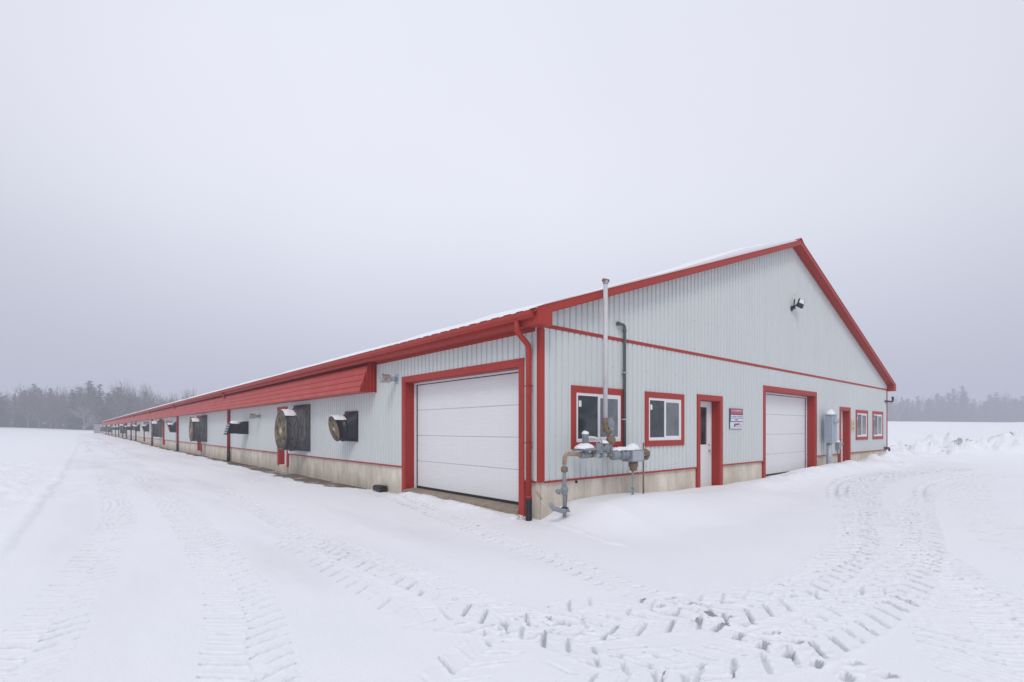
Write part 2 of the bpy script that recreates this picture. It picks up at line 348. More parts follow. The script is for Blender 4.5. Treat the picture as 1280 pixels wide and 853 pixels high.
    h += inside * (.05 * np.exp(-((x + .34) / .24) ** 2) * (1 + 2.0 * rough) + .03 + .05 * sstep(-.9, -.1, x) * sstep(.5, 2.5, y)) * (x < -.02) * sstep(-1.3, -.5, x)
    soil += .42 * np.exp(-((y - .35) / .22) ** 2 - ((x + .15) / .18) ** 2)
    pl = np.interp(y, [-8, -2, 3.8, 16, 31, 68, 170], [-8.6, -7.6, -7.16, -6.85, -6.56, -6.04, -5.4]) + .14 * vn(y * .9, y * 0, 31)
    h += .45 * (.045 * sstep(.06, -.06, x - pl) + .05 * np.exp(-((x - pl + .12) / .12) ** 2) * (1 + fbm(x, y, 4, 3, 6))) * (y > 1.5) * sstep(1.5, 4, y) * (y < 170)
    patch = np.exp(-((x + 8.6) / 1.5) ** 2) * sstep(6, 11, y) * sstep(40, 24, y)
    h += patch * (.14 * fbm(x, y, 1.8, 5, 88, .62) + .07)
    # micro relief
    h += .020 * fbm(x, y, .55, 3, 1) + .0045 * fbm(x, y, 3.1, 4, 2) * sstep(60, 20, R.ravel())
    lane = (np.exp(-((x + 3.6) / 3.1) ** 4)) * sstep(-7, 0, y) * (y < 176)
    h += lane * .006 * fbm(x * 3.0, y * .7, 1.2, 4, 14)
    wear += lane * .9 * np.clip(.2 + 1.4 * fbm(x * 1.8, y * .35, .5, 4, 15), 0, 1)

    # ---- tyre tracks
    def track(pts, w=.5, pitch=.24, depth=.030, bar=.075, slope=.85, base=.008, style='chevron', seed=0, dirt_at=0., fade=(1.0, 1.0), keep=.85, berm=.006):
        nonlocal h, dirt, wear, pack_shade, cut
        P = [Vector((a, b, 0)) for a, b in pts]
        pl_ = []                                   # Catmull-Rom
        for i in range(len(P) - 1):
            p0 = P[max(i - 1, 0)]; p1 = P[i]; p2 = P[i + 1]; p3 = P[min(i + 2, len(P) - 1)]
            k = max(2, int((p2 - p1).length / .22))
            for j in range(k):
                t = j / k; pl_.append(.5 * ((2 * p1) + (-p0 + p2) * t + (2 * p0 - 5 * p1 + 4 * p2 - p3) * t * t + (-p0 + 3 * p1 - 3 * p2 + p3) * t ** 3))
        pl_.append(P[-1]); q = np.array([(p.x, p.y) for p in pl_]); W = w / 2 + .12
        sel = np.nonzero((x > q[:, 0].min() - W) & (x < q[:, 0].max() + W) & (y > q[:, 1].min() - W) & (y < q[:, 1].max() + W))[0]
        if not len(sel): return
        xs, ys = x[sel], y[sel]; best = np.full(len(sel), 9.); S = np.zeros(len(sel)); T = np.zeros(len(sel)); acc = 0
        for i in range(len(q) - 1):
            dx, dy = q[i + 1] - q[i]; l = math.hypot(dx, dy)
            if l < 1e-6: continue
            near = np.nonzero((np.abs(xs - q[i, 0]) < W + l) & (np.abs(ys - q[i, 1]) < W + l))[0]
            if len(near):
                px, py = xs[near] - q[i, 0], ys[near] - q[i, 1]
                a = np.clip((px * dx + py * dy) / l, 0, l); ex = px - a * dx / l; ey = py - a * dy / l; dd = np.hypot(ex, ey)
                up = dd < best[near]; kk = near[up]; best[kk] = dd[up]; S[kk] = acc + a[up]; T[kk] = (np.sign(dx * py - dy * px) * dd)[up]
            acc += l
        ok = best < W; sel = sel[ok]; s = S[ok]; t = T[ok]; xs, ys = x[sel], y[sel]
        t = t + .035 * vn(xs * 3, ys * 3, 5 + seed); at = np.abs(t)
        f = sstep(0, fade[0], s) * sstep(acc, acc - fade[1], s) * np.clip(.95 + .9 * vn(xs * .9, ys * .9, 301 + seed), .35, 1.2)
        side = np.where(t > 0, .5, 0)
        ph = (s - at * slope) / pitch + side + .10 * vn(xs * 2, ys * 2, 7 + seed)
        cell = np.floor(ph); fr = np.abs(ph - cell - .5) * pitch
        rnd = _hash(cell, (t > 0).astype(float), 100 + seed)
        b = sstep(bar / 2 + .014, bar / 2 - .009, fr + .012 * vn(xs * 24, ys * 24, 61))
        inn = sstep(w / 2 + .01, w / 2 - .03, at)
        if style == 'chevron': b = b * inn * sstep(.0, .035, at)
        elif style == 'ends': b = b * inn * sstep(w * .16, w * .22, at)
        elif style == 'one': b = b * inn * (t * (1 if seed % 2 else -1) > .02)
        on = np.where(rnd < keep, 1., .15) * (.65 + .7 * rnd)
        brk = sstep(-.32, -.1, vn(xs * 9, ys * 9, 44 + seed))
        dp = depth * b * on * f * brk
        if style == 'rut': dp = depth * inn * f * (.6 + .4 * b)
        edge_ = np.exp(-((at - w / 2 - .03) / .03) ** 2)
        rim = sstep(bar / 2 + .06, bar / 2 + .02, fr) * (1 - b) * inn
        old = cut[sel]; cut[sel] = np.maximum(old, dp); dp = cut[sel] - old
        h[sel] += -dp - base * inn * f + berm * f * edge_ * (1 + 2.5 * vn(xs * 14, ys * 14, 9)) + .006 * rim * f * (1 + 2 * vn(xs * 20, ys * 20, 19)) + .004 * inn * f * vn(xs * 16, ys * 16, 29 + seed)
        wear[sel] = np.maximum(wear[sel], .06 * inn * f); pk = sstep(bar / 2 + .004, bar / 2 - .012, fr) * (b > .05) * on * f * brk * min(1, depth / .038); pack_shade[sel] = np.maximum(pack_shade[sel], pk)
        if dirt_at: 
            c = np.clip((rnd - .35) * 1.9, 0, 1) * b * sstep(.02, .10, at) * sstep(bar / 2, bar / 2 - .02, fr) * (.6 + 1.6 * vn(xs * 9, ys * 9, 71))
            dirt[sel] += dirt_at * f * np.clip(c, 0, 1) * np.clip(on, 0, 1)
    # along the barn lane
    track([(-5.9, -4.6), (-5.63, -3.0), (-5.26, -1.1), (-5.06, 1.3), (-4.85, 5.6), (-4.6, 14), (-4.22, 34), (-3.7, 90), (-3.5, 160)], .62, .21, .028, .038, .6, .0, seed=1, fade=(.2, 22), berm=.0)
    track([(-7.4, -4.4), (-7.15, -3), (-6.86, -1.9), (-6.6, -.2), (-6.3, 1.8), (-5.9, 5.1), (-5.7, 11.4), (-5.5, 34), (-5.2, 90)], .55, .21, .027, .038, .6, .0, seed=3, fade=(.2, 20), berm=.0)
    track([(-2.2, 9), (-2.0, 14), (-2.2, 30), (-2.3, 60)], .4, .2, .016, .05, .6, .003, seed=5, fade=(3, 30), keep=.6, berm=.002)
    track([(-3.0, 8), (-3.3, 14), (-3.3, 40), (-3.3, 100)], .35, .2, .012, .05, .6, .004, 'rut', seed=6, fade=(6, 30), berm=.004)
    track([(-1.0, 7), (-1.1, 14), (-1.2, 30), (-1.3, 100)], .3, .2, .008, .05, .6, .003, 'rut', seed=16, fade=(6, 30), berm=.003)
    # tractor 1: pair coming out of the lane and across the foreground
    track([(.1, 9.4), (-.5, 5.0), (-.98, 2.2), (-1.49, -.54), (-1.78, -2.21), (-2.05, -3.42), (-2.15, -4.3), (-2.3, -5.2), (-2.5, -6.2)], .42, .21, .046, .070, .25, .0, 'ends', seed=7, dirt_at=1.3, fade=(5, .3), keep=.95, berm=.001)
    track([(-3.28, 13), (-3.47, 6.8), (-3.59, 2.8), (-3.66, .1), (-3.62, -1.4), (-3.58, -2.7), (-3.5, -3.6), (-3.4, -4.4), (-3.3, -5.2)], .52, .24, .042, .040, .75, .001, seed=8, dirt_at=.6, fade=(7, .3), keep=.92, berm=.004)
    track([(-3.95, 3.2), (-4.02, .5), (-4.05, -1.5), (-4.1, -2.7)], .52, .27, .036, .036, .8, .001, seed=9, fade=(3, .3), keep=.85, berm=.001)
    # tractor 2: the wide curve from the gable side, two wheels
    track([(19.9, -2.9), (15.4, -2.45), (10.6, -2.6), (5.7, -3.45), (2.7, -4.3), (.4, -4.62), (-1.0, -4.66), (-2.0, -4.45), (-2.8, -4.08), (-3.45, -3.62), (-3.85, -3.1), (-4.3, -2.45)], .52, .27, .044, .044, .8, .001, seed=10, dirt_at=1.0, fade=(8, .8), keep=.95, berm=.004)
    track([(15.1, -3.7), (9.5, -3.9), (6.5, -4.35), (3.4, -4.95), (1.2, -5.25), (-.23, -5.34), (-1.3, -5.3), (-2.1, -5.2), (-2.9, -4.95), (-3.6, -4.55), (-4.1, -4.25)], .52, .27, .042, .044, .8, .001, seed=11, dirt_at=.9, fade=(8, .5), keep=.92, berm=.004)
    track([(6.5, -3.3), (3.2, -4.1), (1.0, -4.45), (-.6, -4.42), (-1.7, -4.15), (-2.3, -3.7)], .40, .26, .042, .05, -.7, .001, 'one', seed=13, dirt_at=.5, fade=(2, 1), keep=.6, berm=.001)
    track([(-4.75, -3.95), (-4.17, -3.65), (-3.63, -3.55), (-3.1, -3.5), (-2.4, -3.6)], .50, .26, .034, .036, .8, .001, seed=23, dirt_at=.3, fade=(.3, .4), keep=.85, berm=.002)
    track([(-3.7, -4.05), (-3.3, -3.9), (-2.6, -3.95), (-1.7, -4.35), (-.7, -4.95), (.2, -5.6)], .5, .26, .032, .036, .8, .001, seed=24, dirt_at=.2, fade=(.3, .6), keep=.55, berm=.001)
    track([(-2.9, -4.75), (-2.2, -4.95), (-1.2, -5.0), (.1, -5.0), (1.4, -4.75), (3.0, -4.2)], .42, .25, .028, .034, -.8, .001, seed=25, dirt_at=.2, fade=(.5, 1.5), keep=.5, berm=.001)
    # broad messy lane lower right
    track([(-1.9, -6.5), (-.69, -6.05), (.92, -5.5), (2.72, -4.7), (5.24, -3.7), (8.5, -2.75), (12.5, -2.1), (15.4, -2.0), (18.2, -2.6)], .95, .17, .026, .040, .5, .0, seed=14, fade=(.3, 3), keep=.55, berm=.001)
    track([(-1.7, -6.9), (-.3, -6.35), (1.2, -5.7), (3.2, -4.9), (5.9, -3.95), (9.2, -3.0)], .55, .19, .026, .04, -.6, .002, seed=15, fade=(.3, 2), keep=.7, dirt_at=.45, berm=.002)
    track([(2.0, -7.2), (3.46, -6.15), (5.93, -5.45), (9.74, -4.75), (14.7, -4.25), (18.1, -4.8)], .8, .19, .022, .040, .5, .0, seed=17, fade=(1, 3), keep=.5, berm=.0)
    for off, sd in ((0, 18), (.55, 19)):           # smooth twin ruts of the loop
        track([(6.5 + off, -2.9), (9.5 + off, -1.95 - .2 * off), (12.5, -1.5 - off), (15, -1.75 - off), (18, -2.7 - off), (21, -3.6 - off)], .16, .2, .03, .05, .6, .012, 'rut', seed=sd, fade=(2, 2), berm=.022)
    track([(7.5, -4.3), (11.5, -3.55), (15, -3.7), (18, -4.6)], .15, .2, .025, .05, .6, .01, 'rut', seed=20, fade=(2, 2), berm=.018)
    for bx, by, rr in ((-2.05, -4.30, .22), (-2.3, -4.55, .2), (-1.95, -3.95, .16)):   # churned crossing
        g = np.exp(-((x - bx) ** 2 + (y - by) ** 2) / rr ** 2)
        h += g * (.022 * fbm(x, y, 12, 3, 91) - .006); dirt += .5 * g * np.clip(3.2 * fbm(x, y, 11, 3, 92) - .25, 0, 1)
    # churned crumbs everywhere tracks are
    h += np.clip(wear + pack_shade * .5, 0, 1) * .009 * fbm(x, y, 11, 2, 8) * sstep(40, 15, R.ravel())
    # skid scuff
    grit = sstep(.30, .46, fbm(x, y, 9, 3, 500)) * sstep(9, 5, np.abs(x + 3)) * sstep(-7, -2, y) * sstep(30, 10, y)
    dirt += .0 * grit * (fbm(x, y, .35, 2, 501) > .02)
    # keep the ground below the barn floor
    ins = sstep(.02, .10, x) * sstep(BW - .02, BW - .1, x) * sstep(.02, .10, y) * sstep(BL - .02, BL - .1, y)
    h = h * (1 - ins) - .3 * ins
    V = np.column_stack([x, y, h]); na, nr = len(ang), len(r)
    i = np.arange(nr - 1)[:, None] * na + np.arange(na)[None, :]; j = np.arange(nr - 1)[:, None] * na + (np.arange(na)[None, :] + 1) % na
    F = np.stack([i, i + na, j + na, j], -1).reshape(-1, 4)[:, ::-1]
    # close the middle under the camera
    me = bpy.data.meshes.new('snow_ground'); c = len(V); V = np.vstack([V, [[CAM[0], CAM[1], 0]]])
    T3 = np.column_stack([np.full(na, c), np.arange(na), (np.arange(na) + 1) % na])
    me.vertices.add(len(V)); me.vertices.foreach_set('co', V.ravel().astype(np.float32))
    nl = F.size + T3.size; me.loops.add(nl); me.loops.foreach_set('vertex_index', np.concatenate([F.ravel(), T3.ravel()]).astype(np.int32))
    me.polygons.add(len(F) + len(T3)); st = np.concatenate([np.arange(len(F)) * 4, F.size + np.arange(len(T3)) * 3]); me.polygons.foreach_set('loop_start', st.astype(np.int32))
    me.update(calc_edges=True); me.validate()
    me.polygons.foreach_set('use_smooth', np.ones(len(me.polygons), bool))
    for nm, arr in (('dirt', dirt), ('soil', soil), ('wear', wear), ('pack_shade', pack_shade)):
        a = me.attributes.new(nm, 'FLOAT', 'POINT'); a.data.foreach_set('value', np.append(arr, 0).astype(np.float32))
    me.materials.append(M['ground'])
    o = bpy.data.objects.new('snow_ground', me); COL.objects.link(o)
    tag(o, kind='structure', label='snow covered yard with tractor tyre tracks and ploughed banks')
build_ground()

def snow_cap(name, parent, cx, cy, cz, lx, ly, hgt, seed=0, power=2.6, n=14):
    m = MB(); k = m.mat('snow'); g = np.linspace(-1, 1, n)
    i0 = len(m.v)
    for a in g:
        for b in g:
            rr = (abs(a) ** power + abs(b) ** power)
            z = max(0, 1 - rr) ** .55 * (1 + .5 * float(vn(np.array([a * 2 + seed]), np.array([b * 2.]), seed)[0]))
            sq = 1 / max(1, rr ** (1 / power))
            m.v.append((cx + a * sq * lx / 2, cy + b * sq * ly / 2, cz + z * hgt))
    for i in range(n - 1):
        for j in range(n - 1): m.face((i * n + j, (i + 1) * n + j, (i + 1) * n + j + 1, i * n + j + 1), k, True)
    m.face(tuple([j for j in range(n)] + [i * n + n - 1 for i in range(1, n)] + [(n - 1) * n + j for j in range(n - 2, -1, -1)] + [i * n for i in range(n - 2, 0, -1)]), k)
    return m.build(name, parent)

# ------------------------------------------------------------------ the barn
barn = empty('barn', (0, 0, 0), 'long pale grey metal-clad barn with red trim and snowy roof', 'barn')
RZ = lambda x: 3.83 + .341 * ((x + .36) if x <= BW / 2 else (BW + .36 - x))      # top of the roof deck
GO = .30                                                                        # gable overhang
# foundation
m = MB()
T = .22
gaps_long = [(.54, 4.97)] + [(a, a + 1.05) for a in (14.55, 32.6, 50.45, 67.6)]
def runs(gaps, a, b):
    out = []; c = a
    for g0, g1 in sorted(gaps): out.append((c, g0)); c = g1
    out.append((c, b)); return out
for a, b in runs(gaps_long, 0, BL): m.box(0, T, a, b, -.5, .735, 'concrete')
for a, b in runs([(5.67, 6.72), (9.59, 13.79), (16.6, 17.65)], T + .003, BW): m.box(a, b, 0, T, -.5, .735, 'concrete')
m.box(BW - T, BW - .002, T + .003, BL, -.5, .735, 'concrete')
m.box(T + .003, BW - T - .003, BL - T, BL - .002, -.5, .735, 'concrete')
m.build('foundation', barn)

def corrug(m, face, u0, u1, zlo, zhi, openings, key='siding', pitch=.172, depth=.027, off=.012, u_start=0.0):
    """vertical ribbed sheet: face 'g' (y=0, u=x), 'l' (x=0, u=y), 'r' (x=BW), 'b' (y=BL); zhi may be a function of u"""
    us = set([u0, u1])
    k = int(math.floor((u0 - u_start) / pitch))
    prof = [(.0, 0), (.022, 0), (.034, 1), (.138, 1), (.150, 0)]
    pts = []
    while u_start + k * pitch < u1 + pitch:
        for a, b in prof: pts.append((u_start + k * pitch + a * pitch / .15 , b))
        k += 1
    def off_at(u):
        for (a, b), (c, d) in zip(pts, pts[1:]):
            if a <= u <= c: return b + (d - b) * (u - a) / max(1e-9, c - a)
        return 0
    base = [(u, o) for u, o in pts if u0 < u < u1]
    cuts = [u0, u1] + [e for op in openings for e in op[:2] if u0 < e < u1]
    base += [(c, off_at(c)) for c in cuts]
    base = sorted(set(base)); mi = m.mat(key)
    zf = zhi if callable(zhi) else (lambda u: zhi)
    for (a, oa), (c, oc) in zip(base, base[1:]):
        if c - a < 1e-5: continue
        mid = (a + c) / 2; spans = [(zlo, None)]
        for op in openings:
            if op[0] < mid < op[1]:
                ns = []
                for lo, hi in spans:
                    if op[2] > lo + .001: ns.append((lo, op[2]))
                    ns.append((op[3], hi))
                spans = ns
        for lo, hi in spans:
            ha = zf(a) if hi is None else hi; hc = zf(c) if hi is None else hi
            if ha <= lo + .001 and hc <= lo + .001: continue
            def P(u, o, z):
                e = off + o * depth
                return {'g': (u, -e, z), 'l': (-e, u, z), 'r': (BW + e, u, z), 'b': (u, BL + e, z)}[face]
            i = len(m.v); m.v += [P(a, oa, lo), P(c, oc, lo), P(c, oc, hc), P(a, oa, ha)]; m.face((i, i + 1, i + 2, i + 3), mi)
ops_l = [(.54, 4.97, -1, 2.91)] + [(a, a + 1.05, -1, 2.48) for a in (14.55, 32.6, 50.45, 67.6)]
ops_g = [(5.67, 6.72, -1, 2.46), (9.59, 13.79, -1, 2.90), (16.6, 17.65, -1, 2.46),
         (.93, 2.34, 1.44, 2.43), (3.38, 4.75, 1.44, 2.43), (18.64, 20.07, 1.38, 2.40), (21.08, 22.50, 1.38, 2.40)]
m = MB(); corrug(m, 'l', .04, BL - .1, .735, 3.60, ops_l); m.build('side_siding', barn)
m = MB(); corrug(m, 'g', .055, BW - .08, .735, 3.585, ops_g, u_start=.02); m.build('gable_siding', barn)
m = MB(); corrug(m, 'g', .02, BW - .02, 3.655, lambda u: RZ(u) - .06, [], u_start=.06, off=.014); m.build('upper_gable_siding', barn)
m = MB(); corrug(m, 'r', .1, BL - .1, .735, 3.60, [], pitch=.3); m.build('far_side_siding', barn)
m = MB(); corrug(m, 'b', .02, BW - .02, .735, lambda u: RZ(u) - .06, [], pitch=.3); m.build('end_siding', barn)
# backing so that openings and walls are solid
m = MB()
m.box(.24, .3, 5.2, BL - .3, .0, 3.6, 'black'); m.box(.24, BW - .24, .30, .34, .0, 3.6, 'black')
m.build('wall_lining', barn)
# trims
def trim(boxes, name='trim', key='red'):
    m = MB()
    for b in boxes: m.box(*b, key)
    return m.build(name, barn)
trim([(-.040, .075, -.040, -.036, .72, 3.56), (-.040, -.036, -.036, .055, .72, 3.56)], 'corner_trim')
trim([(BW - .10, BW + .05, -.050, -.046, .70, 3.56), (BW + .046, BW + .05, -.046, .1, .70, 3.56)], 'corner_trim')
trim([(.10, BW - .10, -.048, -.010, 3.585, 3.655)], 'belt_trim')
for a, b in runs([(.39, 5.12)] + [(a - .15, a + 1.2) for a in (14.55, 32.6, 50.45, 67.6)], .10, BL - .1):
    m = MB(); m.box(-.052, -.002, a, b, .705, .742, 'red'); m.build('base_trim', barn)
for a, b in runs([(5.52, 6.87), (9.44, 13.94), (16.45, 17.80)], .10, BW - .1):
    m = MB(); m.box(a, b, -.052, -.002, .705, .742, 'red'); m.build('base_trim', barn)
# eave: soffit, fascia, wall trim
trim([(-.33, .0, GO * -1, BL + .2, 3.590, 3.605), (-.345, -.330, -GO, BL + .2, 3.575, 3.80)], 'eave_fascia')
trim([(-.056, -.036, .10, BL - .1, 3.52, 3.588)], 'eave_trim')
trim([(BW, BW + .33, -GO, BL + .2, 3.590, 3.605), (BW + .33, BW + .345, -GO, BL + .2, 3.575, 3.80)], 'eave_fascia')
# gutter (K profile), hung along the long eave with joint straps
m = MB()
G = [(-.347, 3.79), (-.347, 3.672), (-.43, 3.672), (-.455, 3.71), (-.475, 3.73), (-.475, 3.80), (-.462, 3.80), (-.462, 3.74), (-.42, 3.685), (-.36, 3.685), (-.36, 3.79)]
m.prism(G, -.22, BL + .1, 'y', 'red')
m.prism([(-.347, 3.79), (-.347, 3.672), (-.43, 3.672), (-.455, 3.71), (-.475, 3.73), (-.475, 3.80)], -.235, -.222, 'y', 'red')
m.build('gutter', barn)
for yy in (24.23, 42.0, 59.4, 77.8, 93.5, 111.4, 132.7, 145.7, 162):
    m = MB(); m.box(-.483, -.33, yy - .05, yy + .05, 3.60, 3.80, 'red_dark'); m.build('gutter_strap', barn)
# roof deck
m = MB(); th = .045
xm = BW / 2
def slope_panel(m, xa, xb, y0, y1, up, dn, key):
    za, zb = RZ(xa), RZ(xb)
    if xa > xb: xa, xb, za, zb = xb, xa, zb, za
    m.prism([(xa, za + dn), (xb, zb + dn), (xb, zb + up), (xa, za + up)], y0, y1, 'y', key)
m.prism([(-.42, RZ(-.42) - th), (xm, RZ(xm) - th), (xm, RZ(xm)), (-.42, RZ(-.42))], -GO, BL + .2, 'y', 'red')
m.prism([(xm + .001, RZ(xm) - th), (BW + .42, RZ(BW + .42) - th), (BW + .42, RZ(BW + .42)), (xm + .001, RZ(xm))], -GO, BL + .2, 'y', 'red')
yy = -GO + .1
while yy < BL:                                             # standing ribs, seen end-on at the eave
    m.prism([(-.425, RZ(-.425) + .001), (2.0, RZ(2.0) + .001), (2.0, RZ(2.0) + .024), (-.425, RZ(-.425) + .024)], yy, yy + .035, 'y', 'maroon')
    yy += .36 if yy < 70 else .9
m.build('roof', barn)
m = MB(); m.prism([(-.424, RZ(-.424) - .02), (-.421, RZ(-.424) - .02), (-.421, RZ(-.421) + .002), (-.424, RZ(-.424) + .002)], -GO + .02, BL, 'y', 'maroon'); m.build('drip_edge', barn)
# snow on the roof
def roof_snow():
    for side in (0, 1):
        m = MB(); k = m.mat('snow')
        nx = 60; ny = [-GO + .03]
        while ny[-1] < BL + .1: ny.append(ny[-1] + (.12 if ny[-1] < 8 else .3 if ny[-1] < 30 else 1.2))
        ny = np.array(ny); us = np.concatenate([[0], np.linspace(.012, 1, nx)]); e0 = -.36 if side == 0 else BW + .36
        XX, YY = np.meshgrid(us, ny)
        ex = .035 + .09 * (vn(YY * 2.1, YY * 0, 3) + .5) * (1 if side == 0 else 1); e = e0 + (ex if side == 0 else -ex) * (1 - XX)
        x = e + (xm - e) * XX
        th_ = .072 + .045 * fbm(x, YY, .8, 3, 4) + .15 * np.exp(-((x - (xm - 3.4)) / 2.6) ** 2) * np.exp(-((YY) / 3.) ** 2)
        th_ = th_ * np.where(XX == 0, .02, 1) * (.75 + .25 * sstep(-GO, -GO + .3, YY)) + .012
        th_ = np.where(np.abs(x - xm) < .25, th_ * .35, th_)
        base = np.where(x <= xm, 3.83 + .341 * (x + .36), 3.83 + .341 * (BW + .36 - x))
        z = base + th_
        m.v = [tuple(p) for p in np.column_stack([x.ravel(), YY.ravel(), z.ravel()])]; w = XX.shape[1]
        for i in range(XX.shape[0] - 1):
            for j in range(w - 1):
                q = (i * w + j, i * w + j + 1, (i + 1) * w + j + 1, (i + 1) * w + j)
                m.face(q if side == 0 else q[::-1], k, True)
        for j in range(w - 1):
            i0 = len(m.v); x0, x1 = m.v[j][0], m.v[j + 1][0]
            m.v += [(x0, -GO + .03, RZ(x0) - .002), (x1, -GO + .03, RZ(x1) - .002)]; m.face((i0, i0 + 1, j + 1, j), k, False)
        m.build('roof_snow', barn)
roof_snow()
# ridge cap and rake boards with corner boxes
m = MB()
for s in (0, 1):
    def X(t): return xm - t if s == 0 else xm + t
    m.prism([(X(0), RZ(xm) + .10), (X(.28), RZ(X(.28)) + .03), (X(.28), RZ(X(.28)) + .012), (X(0), RZ(xm) + .08)], -GO - .03, 6 if s == 0 else BL, 'y', 'red')
m.build('ridge_cap', barn)
m = MB()
for xa, xb in ((-.36, xm), (xm, BW + .36)):
    za, zb = RZ(xa), RZ(xb)
    m.prism([(xa, za - .125), (xb, zb - .125), (xb, zb + .028), (xa, za + .028)], -GO - .018, -GO - .001, 'y', 'red')
    m.prism([(xa, za + .028), (xb, zb + .028), (xb, zb + .034), (xa, za + .034)], -GO - .03, -GO + .05, 'y', 'red_dark')
    # rake soffit
    xa2, xb2 = (max(xa, 0.0), xb) if xa < xm else (xa, min(xb, BW))
    m.prism([(xa, za - .085), (xb, zb - .085), (xb, zb - .07), (xa, za - .07)], -GO, -.001, 'y', 'red')
    m.prism([(xa, za - .14), (xb, zb - .14), (xb, zb - .10), (xa, za - .10)], -.044, -.028, 'y', 'red')
for xa, xb in ((-.362, -.01), (BW + .01, BW + .362)):
    m.prism([(xa, 3.56), (xb, 3.56), (xb, RZ(xb) - .03), (xa, RZ(xa) - .03)], -GO - .024, -.03, 'y', 'red')
m.build('rake_trim', barn)

# overhead doors
def overhead(face, u0, u1, ztop, zsill, name='overhead_door'):
    """opening edges u0..u1; panel recessed .25"""
    P = (lambda m, a, b, d0, d1, z0, z1, k: m.box(d0, d1, a, b, z0, z1, k)) if face == 'l' else (lambda m, a, b, d0, d1, z0, z1, k: m.box(a, b, d0, d1, z0, z1, k))
    root = bpy.data.objects.new(name, None); COL.objects.link(root); root.parent = barn
    f = MB(); w = .15
    P(f, u0 - w, u0, -.058, -.0, .05, ztop + w, 'red'); P(f, u1, u1 + w, -.058, -.0, .05, ztop + w, 'red'); P(f, u0, u1, -.058, -.0, ztop, ztop + w, 'red')
    P(f, u0 - .0, u0 + .012, .0, .215, .05, ztop, 'red_dark'); P(f, u1 - .012, u1, .0, .215, .05, ztop, 'red_dark'); P(f, u0 + .012, u1 - .012, .0, .215, ztop - .012, ztop, 'red_dark')
    f.build('frame', root)
    s = MB()
    P(s, u0 + .012, u0 + .13, .217, .235, .1, ztop - .012, 'white'); P(s, u1 - .13, u1 - .012, .217, .235, .1, ztop - .012, 'white'); P(s, u0 + .13, u1 - .13, .217, .235, ztop - .055, ztop - .012, 'white')
    s.build('jamb', root)
    t = MB()
    P(t, u0 + .13, u0 + .155, .222, .25, zsill, ztop - .055, 'black'); P(t, u1 - .155, u1 - .13, .222, .25, zsill, ztop - .055, 'black'); P(t, u0 + .155, u1 - .155, .222, .25, ztop - .075, ztop - .055, 'black')
    P(t, u0 + .13, u1 - .13, .232, .262, zsill, zsill + .045, 'black')
    t.build('weather_seal', root)
    # four insulated sections with shallow pressed ribs
    d = MB(); k = d.mat('white_door'); z0 = zsill + .046; z1 = ztop - .06; n = 4; H = (z1 - z0) / n
    kb = 'black'
    for i in range(n):
        a, b = z0 + i * H, z0 + (i + 1) * H - .005; prof = [(a, .012), (a + .008, 0)]
        zz = a + .05
        while zz < b - .05: prof += [(zz, 0), (zz + .004, .0025), (zz + .010, .0025), (zz + .014, 0)]; zz += .055
        prof += [(b - .008, 0), (b, .012)]
        for (p, o), (q, o2) in zip(prof, prof[1:]):
            if face == 'l': v = [(.24 + o, u1 - .15, p), (.24 + o, u0 + .15, p), (.24 + o2, u0 + .15, q), (.24 + o2, u1 - .15, q)]
            else: v = [(u0 + .15, .24 + o, p), (u1 - .15, .24 + o, p), (u1 - .15, .24 + o2, q), (u0 + .15, .24 + o2, q)]
            j = len(d.v); d.v += v; d.face((j, j + 1, j + 2, j + 3), k)
    d.build('door_panel', root)
    b = MB(); P(b, u0, u1, .256, .30, zsill - .1, ztop, 'galv'); b.build('panel_back', root)
    return root
overhead('l', .54, 4.97, 2.91, .19)
overhead('g', 9.59, 13.79, 2.90, .20)
m = MB(); m.prism([(-.10, -.3), (.26, -.3), (.26, .185), (-.02, .165), (-.10, .13)], .545, 4.965, 'y', 'sill'); m.build('door_sill', barn)
m = MB(); m.box(9.595, 13.785, -.04, .26, -.3, .195, 'concrete'); m.build('door_sill', barn)

